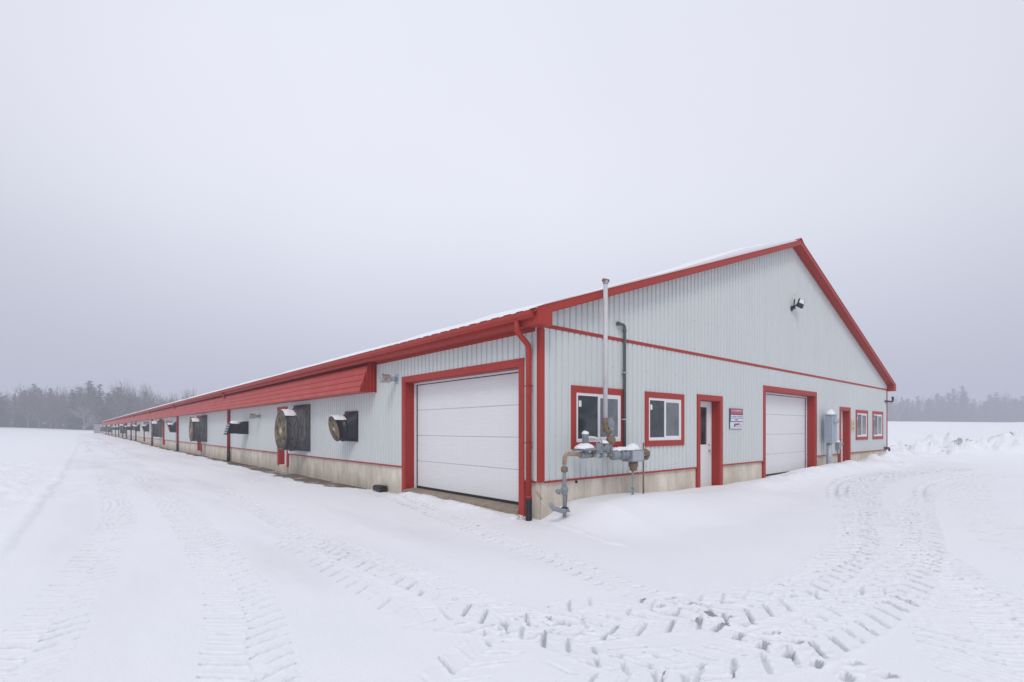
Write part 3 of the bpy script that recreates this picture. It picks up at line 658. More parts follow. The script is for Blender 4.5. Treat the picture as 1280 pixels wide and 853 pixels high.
def man_door(face, u0, u1, ztop, zs, glazed, dark=False):
    P = (lambda m, a, b, d0, d1, z0, z1, k: m.box(d0, d1, a, b, z0, z1, k)) if face == 'l' else (lambda m, a, b, d0, d1, z0, z1, k: m.box(a, b, d0, d1, z0, z1, k))
    root = bpy.data.objects.new('entry_door', None); COL.objects.link(root); root.parent = barn; w = .14
    f = MB()
    P(f, u0 - w, u0, -.058, 0, zs, ztop + w, 'red'); P(f, u1, u1 + w, -.058, 0, zs, ztop + w, 'red'); P(f, u0, u1, -.058, 0, ztop, ztop + w, 'red')
    P(f, u0, u0 + .012, 0, .215, zs, ztop, 'red_dark'); P(f, u1 - .012, u1, 0, .215, zs, ztop, 'red_dark'); P(f, u0 + .012, u1 - .012, 0, .215, ztop - .012, ztop, 'red_dark')
    f.build('frame', root)
    c = MB(); P(c, u0 - .02, u1 + .02, -.03, .25, -.3, zs + .03, 'concrete'); c.build('threshold', root)
    d = MB(); a, b, z0, z1 = u0 + .012, u1 - .012, zs + .03, ztop - .012
    P(d, a, a + .05, .19, .24, z0, z1, 'white'); P(d, b - .05, b, .19, .24, z0, z1, 'white'); P(d, a + .05, b - .05, .19, .24, z1 - .05, z1, 'white')
    a += .053; b -= .053; z1 -= .053
    if glazed:
        ga, gb, g0, g1 = a + .17, b - .17, 1.29, 2.30
        P(d, a, ga, .205, .25, z0, z1, 'white_door'); P(d, gb, b, .205, .25, z0, z1, 'white_door'); P(d, ga, gb, .205, .25, z0, g0, 'white_door'); P(d, ga, gb, .205, .25, g1, z1, 'white_door')
        P(d, ga - .03, ga, .195, .203, g0 - .03, g1 + .03, 'white'); P(d, gb, gb + .03, .195, .203, g0 - .03, g1 + .03, 'white'); P(d, ga, gb, .195, .203, g0 - .03, g0, 'white'); P(d, ga, gb, .195, .203, g1, g1 + .03, 'white')
        g = MB(); P(g, ga, gb, .225, .235, g0, g1, 'glass'); 
        l = d.build('leaf', root); g.build('pane', root)
    else:
        P(d, a, b, .205, .25, z0, z1, 'white_door'); l = d.build('leaf', root)
    h = MB()
    if face == 'g':
        h.lathe((b - .07, .205, 1.12), (0, -1, 0), [(0, .035), (.01, .035), (.012, .012), (.045, .012), (.05, .028), (.075, .03), (.085, .015)], 'stain', 14)
        k_ = MB(); k_.lathe((b - .07, .205, 1.28), (0, -1, 0), [(0, .03), (.02, .028), (.025, .01)], 'stain', 14); k_.build('lock', root)
    else: h.lathe((.205, a + .07, 1.12), (-1, 0, 0), [(0, .035), (.01, .035), (.012, .012), (.045, .012), (.05, .028), (.075, .03), (.085, .015)], 'stain', 14)
    h.build('handle', root)
man_door('g', 5.67, 6.72, 2.46, .12, True)
man_door('g', 16.6, 17.65, 2.46, .25, False)
for a in (14.55, 32.6, 50.45, 67.6): man_door('l', a, a + 1.05, 2.48, .21, False)

# windows
def window(u0, u1, z0, z1):
    root = bpy.data.objects.new('window', None); COL.objects.link(root); root.parent = barn; w = .135
    f = MB()
    f.box(u0, u0 + w, -.062, -.004, z0, z1, 'red').box(u1 - w, u1, -.062, -.004, z0, z1, 'red').box(u0 + w, u1 - w, -.062, -.004, z0, z0 + w, 'red').box(u0 + w, u1 - w, -.062, -.004, z1 - w, z1, 'red')
    f.build('frame', root)
    a, b, c, d = u0 + w, u1 - w, z0 + w, z1 - w; s = MB(); v = .055; mid = (a + b) / 2
    s.box(a, a + v, -.052, .02, c, d, 'white').box(b - v, b, -.052, .02, c, d, 'white').box(a + v, b - v, -.052, .02, c, c + v + .015, 'white').box(a + v, b - v, -.052, .02, d - v, d, 'white')
    s.box(mid - .035, mid + .03, -.048, .01, c + v + .015, d - v, 'white')
    s.box(mid + .03, b - v, -.046, .01, c + v + .015, c + v + .045, 'white').box(mid + .03, b - v, -.046, .01, d - v - .03, d - v, 'white').box(b - v - .03, b - v, -.046, .01, c + v + .045, d - v - .03, 'white')
    sash = s.build('sash', root)
    g = MB(); g.box(a + v, mid - .035, -.034, -.03, c + v, d - v, 'glass'); g.build('pane', root)
    g = MB(); g.box(mid + .03, b - v - .03, -.040, -.036, c + v + .045, d - v - .03, 'glass2'); g.build('pane', root)
    st = MB(); st.box(a + v + .04, a + v + .12, -.0365, -.0345, d - v - .22, d - v - .10, 'white'); st.build('sticker', root)
    return root
for q in ((.79, 2.48, 1.31, 2.56), (3.24, 4.89, 1.31, 2.56), (18.51, 20.20, 1.25, 2.53), (20.95, 22.64, 1.25, 2.53)): window(*q)
for i, (a, b, z) in enumerate(((.79, 2.48, 1.31),)):
    snow_cap('sill_snow', barn, 1.35, -.045, 1.50, .55, .05, .06, 3)

# downspouts
def downspout(y, first=False):
    root = bpy.data.objects.new('downspout', None); COL.objects.link(root); root.parent = barn; root.location = (0, y, 0)
    m = MB()
    if first:
        m.tube([(-.41, .0, 3.69), (-.41, .0, 3.54), (-.395, 0, 3.49), (-.36, 0, 3.45), (-.17, .0, 3.30), (-.13, 0, 3.25), (-.115, 0, 3.18), (-.115, 0, .46)], .054, 'red', 14)
        m.box(-.165, -.06, -.06, .06, 1.44, 1.46, 'red_dark').box(-.165, -.06, -.06, .06, 2.5, 2.52, 'red_dark')
        m.tube([(-.115, 0, .40), (-.115, 0, .47)], .060, 'red', 12)
        m.build('pipe', root)
        b = MB(); z = -.10
        pr = []
        while z < .42: pr += [(z, .056), (z + .012, .062), (z + .024, .062), (z + .030, .056)]; z += .034
        b.lathe((-.115, 0, 0), (0, 0, 1), pr, 'black', 16); b.build('drain_boot', root)
    else:
        m.tube([(-.42, .0, 3.66), (-.30, 0, 3.4), (-.12, 0, 3.2), (-.12, 0, .5)], .075, 'red_dark', 8); m.build('pipe', root)
        b = MB(); b.tube([(-.12, 0, -.1), (-.12, 0, .52)], .085, 'black', 10); b.build('drain_boot', root)
downspout(.19, True)
for yy in (24.23, 42.0, 59.4, 77.8, 85.1, 93.5, 101.8, 111.4, 121.0, 132.7, 145.7, 158.0): downspout(yy)

# long inlet hood under the eave
m = MB(); y0 = 6.62; y1 = BL - 2
A, B = (-.25, 3.49), (-.52, 2.775); nr = 4; k = m.mat('red_hood')
prof = []
for i in range(nr):                               # ribs run along the barn
    for f, o in ((0, 0), (.07, .022), (.20, .022), (.27, 0)): prof.append(((i + f) / nr, o))
prof.append((1, 0))
px = [(A[0] + (B[0] - A[0]) * t - o, A[1] + (B[1] - A[1]) * t - o * .3) for t, o in prof]
poly = [(-.03, 3.525), (-.18, 3.52)] + px + [(-.485, 2.74), (-.03, 2.765)]
ys = [y0 + .04]
while ys[-1] < y1 - 3.1: ys.append(ys[-1] + 3.05)
for a, b in zip(ys, ys[1:] + [y1]):
    j = random.uniform(-.003, .003); m.prism([(p[0] + j, p[1] + j) for p in poly], a, b - .001, 'y', 'red_hood')
m.build('inlet_hood', barn)
m = MB(); poly2 = [(-.03, 3.60), (-.27, 3.60), (-.30, 3.56), (-.53, 2.77), (-.49, 2.74), (-.03, 2.745)]
# end panel, ribbed sheet
xs = [-.03]; 
for i in range(5):
    a = -.05 - i * .10
    for dx, o in ((0, 0), (-.055, 0), (-.065, -.025), (-.09, -.025), (-.10, 0)): xs.append((a + dx, o))
xs = [p for p in xs if isinstance(p, tuple)]
for (a, oa), (b, ob) in zip(xs, xs[1:]):
    if a == b: continue
    top = lambda q: 3.585 if q > -.26 else 3.585 - (-.26 - q) * 2.9
    b_ = max(b, -.52)
    if a <= -.52: break
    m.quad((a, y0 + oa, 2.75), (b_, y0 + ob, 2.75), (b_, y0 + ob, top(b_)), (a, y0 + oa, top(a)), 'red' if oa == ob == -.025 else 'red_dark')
m.box(-.045, -.028, y0 - .03, y0 + .03, 2.74, 3.60, 'red_dark')
m.build('hood_end', barn)

# ------------------------------------------------------------------ wall fans
def round_fan(y, z0, z1, reach, rad, label, dusty=False, cat='exhaust fan', group='round exhaust fans along the long wall', snow=True):
    """plate on the wall from y to y+w (square), cone out along -X. local origin: wall, centre of plate"""
    hgt = z1 - z0; zc = (z0 + z1) / 2; yc = y + hgt / 2 * .97
    root = empty('exhaust_fan', (0, yc, zc), label, cat, group)
    w = hgt / 2; key = 'dusty' if dusty else 'plastic'
    m = MB(); m.box(-.075, -.03, -w, w, -w, w, key)
    # pyramid-to-round transition
    n = 32; a = []; b = []
    for q in range(n):
        t = 2 * math.pi * (q + .5) / n; c, s = math.cos(t), math.sin(t); g = (w - .02) / max(abs(c), abs(s))
        a.append((-.075, c * g, s * g)); b.append((-.075 - reach * .42, c * rad * 1.05, s * rad * 1.05 - (w - .01 - rad * 1.05) * 1.0))
    i = len(m.v); m.v += a + b; k = m.mat(key)
    for q in range(n): m.face((i + q, i + (q + 1) % n, i + n + (q + 1) % n, i + n + q), k, True)
    m.build('housing', root)
    zo = -(w - .01 - rad * 1.05) * 1.0
    c = MB(); x0 = -.075 - reach * .42; x1 = -reach
    c.lathe((0, 0, zo), (-1, 0, 0), [(-x0 - .005, rad * 1.05), (-x0 + .04, rad * 1.08), (-x0 + .05, rad), (-x1 - .03, rad), (-x1 - .02, rad * 1.05), (-x1, rad * 1.05), (-x1, rad * .97), (-x1 - .06, rad * .95)], key, 36)
    c.build('shroud', root)
    g = MB(); gk = 'tan'; xg = x1 + .012                    # wire guard
    for q in range(1, 9): 
        rr = rad * .97 * q / 8.3
        g.tube([(xg - .01, rr * math.cos(2 * math.pi * t / 28), zo + rr * math.sin(2 * math.pi * t / 28)) for t in range(29)], .010 if rad > .5 else .007, gk, 4, False)
    for q in range(24 if dusty else 16):
        t = math.pi * q / (12 if dusty else 8) ; g.tube([(xg, .04 * math.cos(t), zo + .04 * math.sin(t)), (xg, rad * .97 * math.cos(t), zo + rad * .97 * math.sin(t))], .008, gk, 4, False)
    for t in (.785, 2.356): g.tube([(xg - .010, -rad * .98 * math.cos(t), zo - rad * .98 * math.sin(t)), (xg - .015, rad * .98 * math.cos(t), zo + rad * .98 * math.sin(t))], .014 if dusty else .009, 'tan', 6, False)
    g.lathe((xg, 0, zo), (-1, 0, 0), [(-.08, rad * .2), (.0, rad * .2), (.03, rad * .12)], 'tanlight', 16)
    g.build('guard', root)
    f = MB()                                                # blades at rest
    for q in range(6 if dusty else 5):
        t0 = 2 * math.pi * q / (6 if dusty else 5) + .3; N_ = 5; i = len(f.v); k = f.mat('tan')
        for r_ in (.14, .55, .93):
            for e, dx in ((-.36, .07), (0, 0), (.36, -.05)):
                t = t0 + e * (1.25 if r_ < .5 else 1.0); f.v.append((xg + .13 + dx, rad * r_ * math.cos(t), zo + rad * r_ * math.sin(t)))
        for u in range(2):
            for v in range(2): f.face((i + u * 3 + v, i + u * 3 + v + 1, i + (u + 1) * 3 + v + 1, i + (u + 1) * 3 + v), k, True)
    f.build('blades', root)
    bk = MB(); bk.lathe((xg + .24, 0, zo), (-1, 0, 0), [(0, rad * .96), (.01, rad * .96)], 'black', 24); bk.build('motor_plate', root)
    if snow:                                                # snow lying on top of the shroud
        s_ = MB(); k = s_.mat('snow'); nn = 12; mm = 8; i = 0
        for a_ in range(mm):
            xx = x1 - .0 + (x0 - x1 + .02) * a_ / (mm - 1)
            for b_ in range(nn):
                t = math.radians(48 + 84 * b_ / (nn - 1)) if not dusty else math.radians(58 + 74 * b_ / (nn - 1)); e = math.sin(math.pi * b_ / (nn - 1)) ** .5 * math.sin(math.pi * min(1, (a_ + .35) / (mm - .3))) ** .4
                rr = rad * 1.05 + .002 + (.06 if rad > .5 else .05) * e * (1 + .3 * math.sin(a_ * 2.1 + b_))
                s_.v.append((xx, rr * math.cos(t), zo + rr * math.sin(t)))
        for a_ in range(mm - 1):
            for b_ in range(nn - 1): s_.face((a_ * nn + b_, a_ * nn + b_ + 1, (a_ + 1) * nn + b_ + 1, (a_ + 1) * nn + b_), k, True)
        s_.build('snow_cap', root)
    if not dusty:                                       # the small hoods lean: their top lip reaches further out
        for ch in root.children:
            if ch.name.split('.')[0] == 'housing': continue
            for v in ch.data.vertices:
                if v.co.x < -.3: v.co.x -= .26 * (v.co.z - zo) * min(1, (-.3 - v.co.x) / .2)
    return root
SF = round_fan(7.82, 1.33, 2.26, .60, .35, 'small black round fan beside the corner overhead door, tan dusty guard', group='small round wall fans')
BF = round_fan(11.92, .90, 2.62, .80, .70, 'big dust-streaked fan overlapping the first side door', True, group='big dusty wall fans')
ordn = ['second', 'third', 'fourth', 'fifth', 'sixth', 'seventh', 'eighth']
for i, (yy, lab) in enumerate(((42.5, 'small black fan just past the second downspout of the long wall'), (62.9, 'small black fan just past the third downspout of the long wall'), (73.3, 'small black fan just before the fourth downspout of the long wall'))):
    c = copy_tree(SF); c.location = (0, yy + .45, 1.90); c['label'] = lab
for i, (yy, lab) in enumerate(((30.5, 'big dusty fan with a tan front in front of the second side door'), (51.95, 'big dusty fan beside the third side door of the long wall'), (94.8, 'big dusty fan midway to the far end, second beyond the last side door'), (132.8, 'big dusty fan third from the far end of the long wall'), (153.2, 'big dusty fan second from the far end of the long wall'), (170.5, 'big dusty fan at the very far end of the long wall'))):
    c = copy_tree(BF); c.location = (0, yy + .83, 1.76 + (.05 * i)); c['label'] = lab
    if i == 2: c['label'] = 'big dusty fan midway along the far half of the long wall'

# downward hooded outlets
def hooded(y, z0, z1, label):
    root = empty('hooded_fan', (0, y, z0), label, 'exhaust fan', 'black hooded fan outlets on the long wall'); h = z1 - z0; w = .64
    m = MB(); m.box(-.07, -.03, 0, w, 0, h, 'plastic')
    m.prism([(-.07, .0), (-.07, h), (-.20, h), (-.34, h - .06), (-.40, h - .10), (-.40, .0)], .02, w - .02, 'y', 'plastic'); m.build('housing', root)
    c = MB(); c.prism([(-.40, .03), (-.40, h - .13), (-.80, h - .11), (-.93, .02)], .05, w - .05, 'y', 'plastic')
    c.prism([(-.80, h - .11), (-.84, h - .07), (-1.0, -.03), (-.94, -.02)], .0, w, 'y', 'plastic'); c.build('duct', root)
    l = MB()
    for i in range(4):
        t = .15 + i * .22; xx = -.84 - .155 * t; zz = (h - .08) * (1 - t)
        l.prism([(xx - .01, zz), (xx - .035, zz - .05), (xx - .03, zz - .055), (xx, zz - .02)], .04, w - .04, 'y', 'galv')
    l.build('louver', root)
    snow_cap('snow_cap', root, -.60, w / 2, h - .125, .42, w * .86, .14, 5)
    return root
HF = hooded(20.38, 1.47, 2.09, 'black hooded fan outlet level with the first downspout past the first side door')
for yy, lab in ((86.99, 'black hooded outlet beside the white-snow-topped small one, midway down the long wall'), (81.4, 'black hooded outlet just past the fourth far downspout'), (106.4, 'black hooded outlet beyond the midway big fan'), (114.0, 'black hooded outlet, second beyond the midway big fan'), (120.7, 'black hooded outlet, third beyond the midway big fan')):
    c = copy_tree(HF); c.location = (0, yy, 1.60); c['label'] = lab

# stainless wall flues
def flue(y, z, label):
    root = empty('wall_flue', (0, y, z), label, 'vent', 'stainless wall flues')
    m = MB(); m.lathe((-.03, 0, 0), (-1, 0, 0), [(0, .135), (.012, .135), (.020, .11), (.022, .06)], 'galv', 24); m.build('wall_plate', root)
    m = MB(); m.lathe((0, 0, 0), (-1, 0, 0), [(.05, .062), (.27, .062)], 'galv', 18); m.build('pipe', root)
    m = MB(); m.lathe((0, 0, 0), (-1, 0, 0), [(.255, .07), (.258, .115), (.29, .118), (.30, .112), (.40, .112), (.41, .118), (.52, .118), (.53, .112), (.53, .09), (.45, .085)], 'stain', 24)
    m.build('canister', root); return root
FL = flue(5.42, 3.03, 'short stainless flue between the red hood and the corner overhead door')
for yy, zz, lab in ((18.4, 2.30, 'short stainless flue above the first black hooded outlet'), (33.9, 2.45, 'stainless flue above the second side door'), (45.6, 2.35, 'stainless flue past the second downspout'), (63.6, 2.45, 'stainless flue above the small fan past the third downspout'), (80.2, 2.5, 'stainless flue past the fourth downspout')):
    c = copy_tree(FL); c.location = (0, yy, zz); c['label'] = lab

# bait box
r = empty('bait_box', (-.16, 5.95, .0), 'black rodent bait box on the ground left of the corner overhead door', 'bait box')
m = MB(); m.prism([(-.10, .02), (.11, .02), (.11, .14), (-.03, .145), (-.09, .10)], 0, .44, 'y', 'plastic'); m.build('body', r)
m = MB(); m.prism([(-.05, .148), (.12, .143), (.12, .158), (-.045, .162), (-.105, .105), (-.095, .095)], -.01, .45, 'y', 'black'); m.build('lid', r)

# ------------------------------------------------------------------ gable fixtures
fl = empty('floodlight', (11.62, -.04, 5.80), 'small black floodlight high on the gable wall', 'floodlight')
m = MB(); m.lathe((0, 0, -.06), (0, -1, 0), [(0, .085), (.04, .085), (.06, .05)], 'plastic', 18); m.box(-.035, .035, -.12, -.03, -.09, .02, 'plastic'); m.build('mount', fl)
m = MB(); m.tube([(-.02, -.09, .0), (-.02, -.11, .22)], .022, 'plastic', 8); m.tube([(.02, -.10, -.02), (.10, -.16, .10)], .02, 'plastic', 8); m.tube([(.05, -.08, .36), (.10, -.10, .42)], .012, 'galv', 6); m.build('arm', fl)
hd = MB(); hd.box(-.10, .10, -.035, .035, -.15, .15, 'plastic'); ho = hd.build('lamp_head', fl); ho.location = (.20, -.22, .10); ho.rotation_euler = (math.radians(-14), math.radians(24), math.radians(-38))
ln = MB(); ln.box(-.082, .082, -.043, -.036, -.02, .135, 'lens'); lo = ln.build('lens', ho)

sg = empty('notice_sign', (7.27, -.04, 1.72), 'red, blue and white notice board between the glazed door and the gable overhead door', 'sign')
m = MB(); m.box(-.01, .76, -.028, 0, .20, .565, 'signblue'); m.box(-.01, .70, -.018, 0, -.01, .197, 'signblue'); m.build('board', sg)
m = MB(); m.box(.02, .745, -.032, -.029, .41, .555, 'signred'); m.box(.02, .745, -.032, -.029, .300, .385, 'signwhite'); m.box(.02, .745, -.032, -.029, .212, .288, 'signwhite'); m.box(0.0, .72, -.024, -.019, .0, .19, 'signwhite')
m.build('panel', sg)
m = MB(); rr = random.Random(3)
def glyphs(m, x0, x1, z0, z1, key, y, n):
    w = (x1 - x0) / n
    for i in range(n):
        if rr.random() < .14: continue
        a = x0 + i * w; b = a + w * .72; m.box(a, a + w * .22, y - .002, y, z0, z1, key)
        c = rr.choice((0, 1, 2)); 
        if c != 1: m.box(a + w * .22, b, y - .002, y, z1 - (z1 - z0) * .22, z1, key)
        if c != 0: m.box(a + w * .22, b, y - .002, y, z0, z0 + (z1 - z0) * .22, key)
        if c == 2: m.box(b - w * .2, b, y - .002, y, z0 + (z1 - z0) * .22, z1 - (z1 - z0) * .22, key)
glyphs(m, .06, .70, .485, .525, 'signwhite', -.033, 13)
glyphs(m, .05, .72, .325, .352, 'ink', -.033, 19)
glyphs(m, .26, .44, .235, .265, 'ink', -.033, 6)
m.prism([(.20, .05), (.25, .14), (.55, .15), (.55, .11), (.33, .10), (.24, .05)], -.0275, -.025, 'y', 'plum')
m.box(.62, .65, -.0275, -.025, .05, .12, 'plum'); m.box(.28, .56, -.0275, -.025, .055, .066, 'signred')
m.build('lettering', sg)
ys_ = empty('warning_sign', (17.93, -.045, 1.63), 'pale yellow warning board beside the second entry door and the paired small windows', 'sign')
m = MB(); m.box(0, .42, -.012, 0, 0, .22, 'yellow'); m.box(0, .42, -.012, 0, .235, .47, 'yellow'); m.build('board', ys_)
m = MB(); m.prism([(.12, .05), (.26, .11), (.12, .17)], -.0155, -.013, 'y', 'ink'); m.box(.26, .30, -.0155, -.013, .06, .16, 'ink'); m.prism([(.14, .30), (.21, .41), (.28, .30)], -.0155, -.013, 'y', 'ink'); m.box(.08, .34, -.0155, -.013, .262, .275, 'ink'); m.build('symbol', ys_)

mb = empty('electric_meter_box', (14.25, -.21, .2), 'blue grey snow-topped meter cabinet on a post beside the second entry door', 'meter box')
m = MB(); m.box(0, .58, -.21, .0, 1.0, 2.02, 'meterbox'); m.box(.03, .55, -.222, -.211, 1.04, 1.97, 'meterbox'); m.build('cabinet', mb)
m = MB(); m.box(-.03, .61, -.24, .03, 2.022, 2.042, 'meterbox'); m.build('rain_hood', mb)
m = MB(); m.lathe((.36, -.222, 1.80), (0, -1, 0), [(0, .11), (.03, .11), (.035, .085), (.12, .08), (.13, .06)], 'galv', 20); m.build('meter', mb)
m = MB(); m.tube([(.16, -.10, -.3), (.16, -.10, 1.0)], .095, 'galv', 16); m.build('post', mb)
m = MB(); m.box(.02, .30, -.215, .20, .12, .155, 'pipegrey'); m.build('bracket', mb)
snow_cap('snow_cap', mb, .29, -.105, 2.040, .66, .29, .17, 2, 1.6)
jb = empty('junction_box', (15.95, -.04, .92), 'small grey junction box with snow on it left of the second entry door', 'junction box')
m = MB(); m.box(0, .26, -.13, 0, 0, .28, 'pipegrey'); m.build('box_body', jb)
m = MB(); m.tube([(.08, -.07, 0), (.08, -.07, -.75)], .016, 'darkpipe', 8); m.tube([(0, -.06, .2), (-.35, -.03, .32), (-.75, -.03, .62)], .007, 'darkpipe', 5); m.tube([(-.5, -.05, .42), (-.5, -.02, .42)], .06, 'plastic', 12); m.build('conduit', jb)
snow_cap('snow_cap', jb, .13, -.065, .28, .27, .14, .07, 2, 1.8)

# pipes at the far gable corner
vp = empty('vent_elbow', (23.2, -.08, 3.05), 'dark elbow vent pipe sticking out at the top of the far gable corner', 'vent pipe')
m = MB(); m.tube([(-.25, 0, 0), (.95, -.0, .02), (1.06, 0, .04), (1.10, 0, .20)], .045, 'blackpipe', 10); m.tube([(1.08, 0, .20), (1.02, 0, .24)], .055, 'blackpipe', 10); m.build('pipe', vp)
hv = empty('gas_stub', (22.9, -.10, .80), 'dark bent pipe with valve low at the far gable corner', 'pipe')
m = MB(); m.tube([(-.15, 0, 0.02), (.55, 0, 0), (.62, 0, -.05), (.64, -.0, -.35)], .045, 'blackpipe', 10); m.build('pipe', hv)
m = MB(); m.lathe((.64, 0, -.30), (0, 0, -1), [(0, .06), (.03, .10), (.10, .10), (.13, .05), (.22, .05)], 'blackpipe', 12); m.tube([(.64, 0, -.38), (.84, 0, -.34)], .03, 'blackpipe', 8); m.build('valve', hv)

# ------------------------------------------------------------------ gas meter assembly
ga = empty('gas_meter_set', (0, -.45, 0), 'gas pipework with regulators, rusty elbows and snow below the first gable window', 'gas meter')
r_ = .034
m = MB(); m.tube([(.17, 0, .12), (.17, 0, 1.14), (.18, 0, 1.20), (.22, 0, 1.245), (.28, 0, 1.26)], r_, 'pipe', 14); m.build('riser_pipe', ga)
m = MB(); m.tube([(.17, 0, 1.08), (.175, 0, 1.17), (.19, 0, 1.22), (.24, 0, 1.253), (.30, 0, 1.255), (.60, 0, 1.235)], r_ + .005, 'rustpipe', 14)
m.lathe((.17, 0, .93), (0, 0, 1), [(0, .045), (.01, .062), (.05, .066), (.09, .062), (.10, .045)], 'rust', 10); m.build('rusty_elbow', ga)
m = MB(); m.lathe((.17, 0, .52), (0, 0, 1), [(0, .045), (.02, .058), (.08, .072), (.11, .072), (.16, .05)], 'pipegrey', 12); m.build('union', ga)
m = MB(); m.lathe((.17, 0, .24), (0, 0, 1), [(0, .05), (.05, .058), (.06, .045)], 'black', 12); m.build('dielectric_union', ga)
m = MB(); m.tube([(.17, 0, .60), (-.02, -.02, .60)], .022, 'pipe', 8); m.lathe((.03, -.02, .60), (-1, 0, 0), [(0, .03), (.02, .045), (.07, .045), (.09, .03)], 'pipegrey', 10); m.tube([(.02, -.02, .60), (.02, -.02, .54)], .016, 'pipegrey', 8); m.build('side_valve', ga)
m = MB(); m.tube([(-.24, -.06, .40), (-.16, -.05, .31), (.10, -.03, .24), (.24, 0, .26)], .042, 'pipe', 12); m.box(.13, .25, -.07, .06, .21, .235, 'pipegrey'); m.build('foot_pipe', ga)
m = MB(); m.tube([(-.28, .30, .60), (-.12, .30, .42)], .008, 'wood', 4); m.tube([(-.22, .32, .60), (-.08, .32, .43)], .008, 'wood', 4); m.tube([(.19, -.02, .30), (.30, .06, .50)], .010, 'rust', 4); m.build('brush_stalk', ga)
# main horizontal run
m = MB(); m.tube([(.60, 0, 1.222), (1.55, 0, 1.20), (2.50, .0, 1.18), (2.72, 0, 1.18)], r_, 'pipe', 14); m.build('main_pipe', ga)
m = MB(); m.lathe((.60, 0, 1.22), (1, 0, -.02), [(0, .05), (.01, .062), (.22, .062), (.24, .05)], 'pipegrey', 14); m.build('regulator_body', ga)
m = MB(); m.lathe((.74, 0, 1.315), (0, 0, 1), [(-.06, .05), (-.02, .06), (0, .21), (.02, .215), (.035, .21), (.06, .08), (.08, .06)], 'pipegrey', 26)
m.lathe((.74, 0, 1.38), (0, 0, 1), [(0, .062), (.20, .062), (.205, .068), (.235, .068)], 'pipegrey', 18); m.build('regulator', ga)
snow_cap('snow_cap', ga, .71, 0, 1.342, .44, .38, .095, 4, 1.7)
snow_cap('snow_cap', ga, .74, 0, 1.612, .15, .15, .06, 8, 1.7)
m = MB()
for xx, kk, rr2, ll in ((.90, 'rust', .052, .05), (1.02, 'galv', .055, .10), (1.16, 'pipegrey', .07, .06), (1.24, 'galv', .06, .08), (1.36, 'rust', .058, .08)): m.lathe((xx, 0, 1.212), (1, 0, 0), [(0, rr2 * .8), (.008, rr2), (ll - .008, rr2), (ll, rr2 * .8)], kk, 10)
m.build('coupling', ga)
m = MB(); m.lathe((1.08, -.02, 1.33), (0, -.5, 1), [(-.10, .03), (-.03, .05), (-.02, .11), (.02, .115), (.03, .06), (.10, .05)], 'pipegrey', 18); m.lathe((1.27, -.02, 1.33), (1, 0, .25), [(-.09, .05), (-.01, .06), (0, .115), (.035, .115), (.045, .06), (.16, .07)], 'pipegrey', 18); m.build('pilot_regulator', ga)
m = MB(); m.lathe((.93, -.03, 1.26), (0, 0, 1), [(0, .03), (.04, .04), (.10, .04), (.14, .02)], 'rust', 10); m.tube([(.90, -.03, 1.30), (1.0, -.05, 1.34)], .012, 'red_dark', 6); m.build('relief_valve', ga)
m = MB(); m.tube([(1.03, -.03, 1.24), (1.02, -.04, 1.44), (1.05, -.045, 1.50), (1.10, -.05, 1.52), (1.15, -.05, 1.50), (1.18, -.05, 1.44), (1.18, -.04, 1.25)], .009, 'galv', 6); m.build('sensing_tube', ga)
snow_cap('snow_cap', ga, 1.13, -.01, 1.255, .20, .12, .07, 6, 1.9)
snow_cap('snow_cap', ga, 1.27, -.02, 1.43, .20, .18, .06, 7, 1.8)
# tee up to the relief regulator and the tall vent
m = MB(); m.tube([(1.50, 0, 1.20), (1.50, 0, 1.78)], .036, 'pipe', 12); m.lathe((1.50, 0, 1.39), (0, 0, 1), [(0, .045), (.02, .075), (.06, .095), (.12, .095), (.17, .07), (.19, .045)], 'rust', 14); m.build('branch_pipe', ga)
m = MB(); m.lathe((1.52, .04, 1.81), (.25, -1, 0), [(-.10, .04), (-.03, .06), (-.02, .125), (.03, .13), (.04, .10), (.08, .055)], 'pipegrey', 24); m.tube([(1.52, .02, 1.60), (1.52, .02, 1.74)], .06, 'pipegrey', 12); m.build('relief_regulator', ga)
m = MB(); m.tube([(1.50, 0, 1.66), (1.40, 0, 1.66), (1.345, 0, 1.68), (1.33, 0, 1.76), (1.33, 0, 1.92)], .045, 'rust', 12); m.lathe((1.33, 0, 1.80), (0, 0, 1), [(0, .05), (.01, .06), (.10, .06), (.11, .05)], 'rust', 10); m.build('rusty_elbow', ga)
m = MB(); m.tube([(1.33, 0, 1.90), (1.335, 0, 4.56)], .043, 'flue', 14); m.build('vent_pole', ga)
m = MB(); m.tube([(1.335, 0, 4.54), (1.335, 0, 4.60)], .052, 'galv', 10); m.tube([(1.27, 0, 4.60), (1.41, 0, 4.61)], .04, 'rust', 10); m.build('vent_cap', ga)
# meter head
m = MB(); m.lathe((1.52, 0, 1.19), (1, 0, 0), [(0, .06), (.02, .10), (.12, .105), (.20, .10), (.22, .065)], 'pipegrey', 18); m.lathe((1.80, 0, 1.185), (1, 0, 0), [(0, .06), (.01, .10), (.05, .10), (.06, .075), (.16, .075), (.17, .10), (.21, .10), (.22, .06)], 'pipegrey', 18); m.build('meter_body', ga)
m = MB(); m.box(2.02, 2.42, -.13, .12, 1.04, 1.28, 'pipegrey'); m.box(2.04, 2.40, -.137, -.1315, 1.06, 1.26, 'galv'); m.build('meter_index_box', ga)
snow_cap('snow_cap', ga, 2.20, 0, 1.278, .46, .27, .14, 5, 1.5)
snow_cap('snow_cap', ga, 1.86, 0, 1.275, .50, .14, .09, 9, 2.0)
snow_cap('snow_cap', ga, 1.60, 0, 1.285, .18, .13, .06, 10, 2.0)
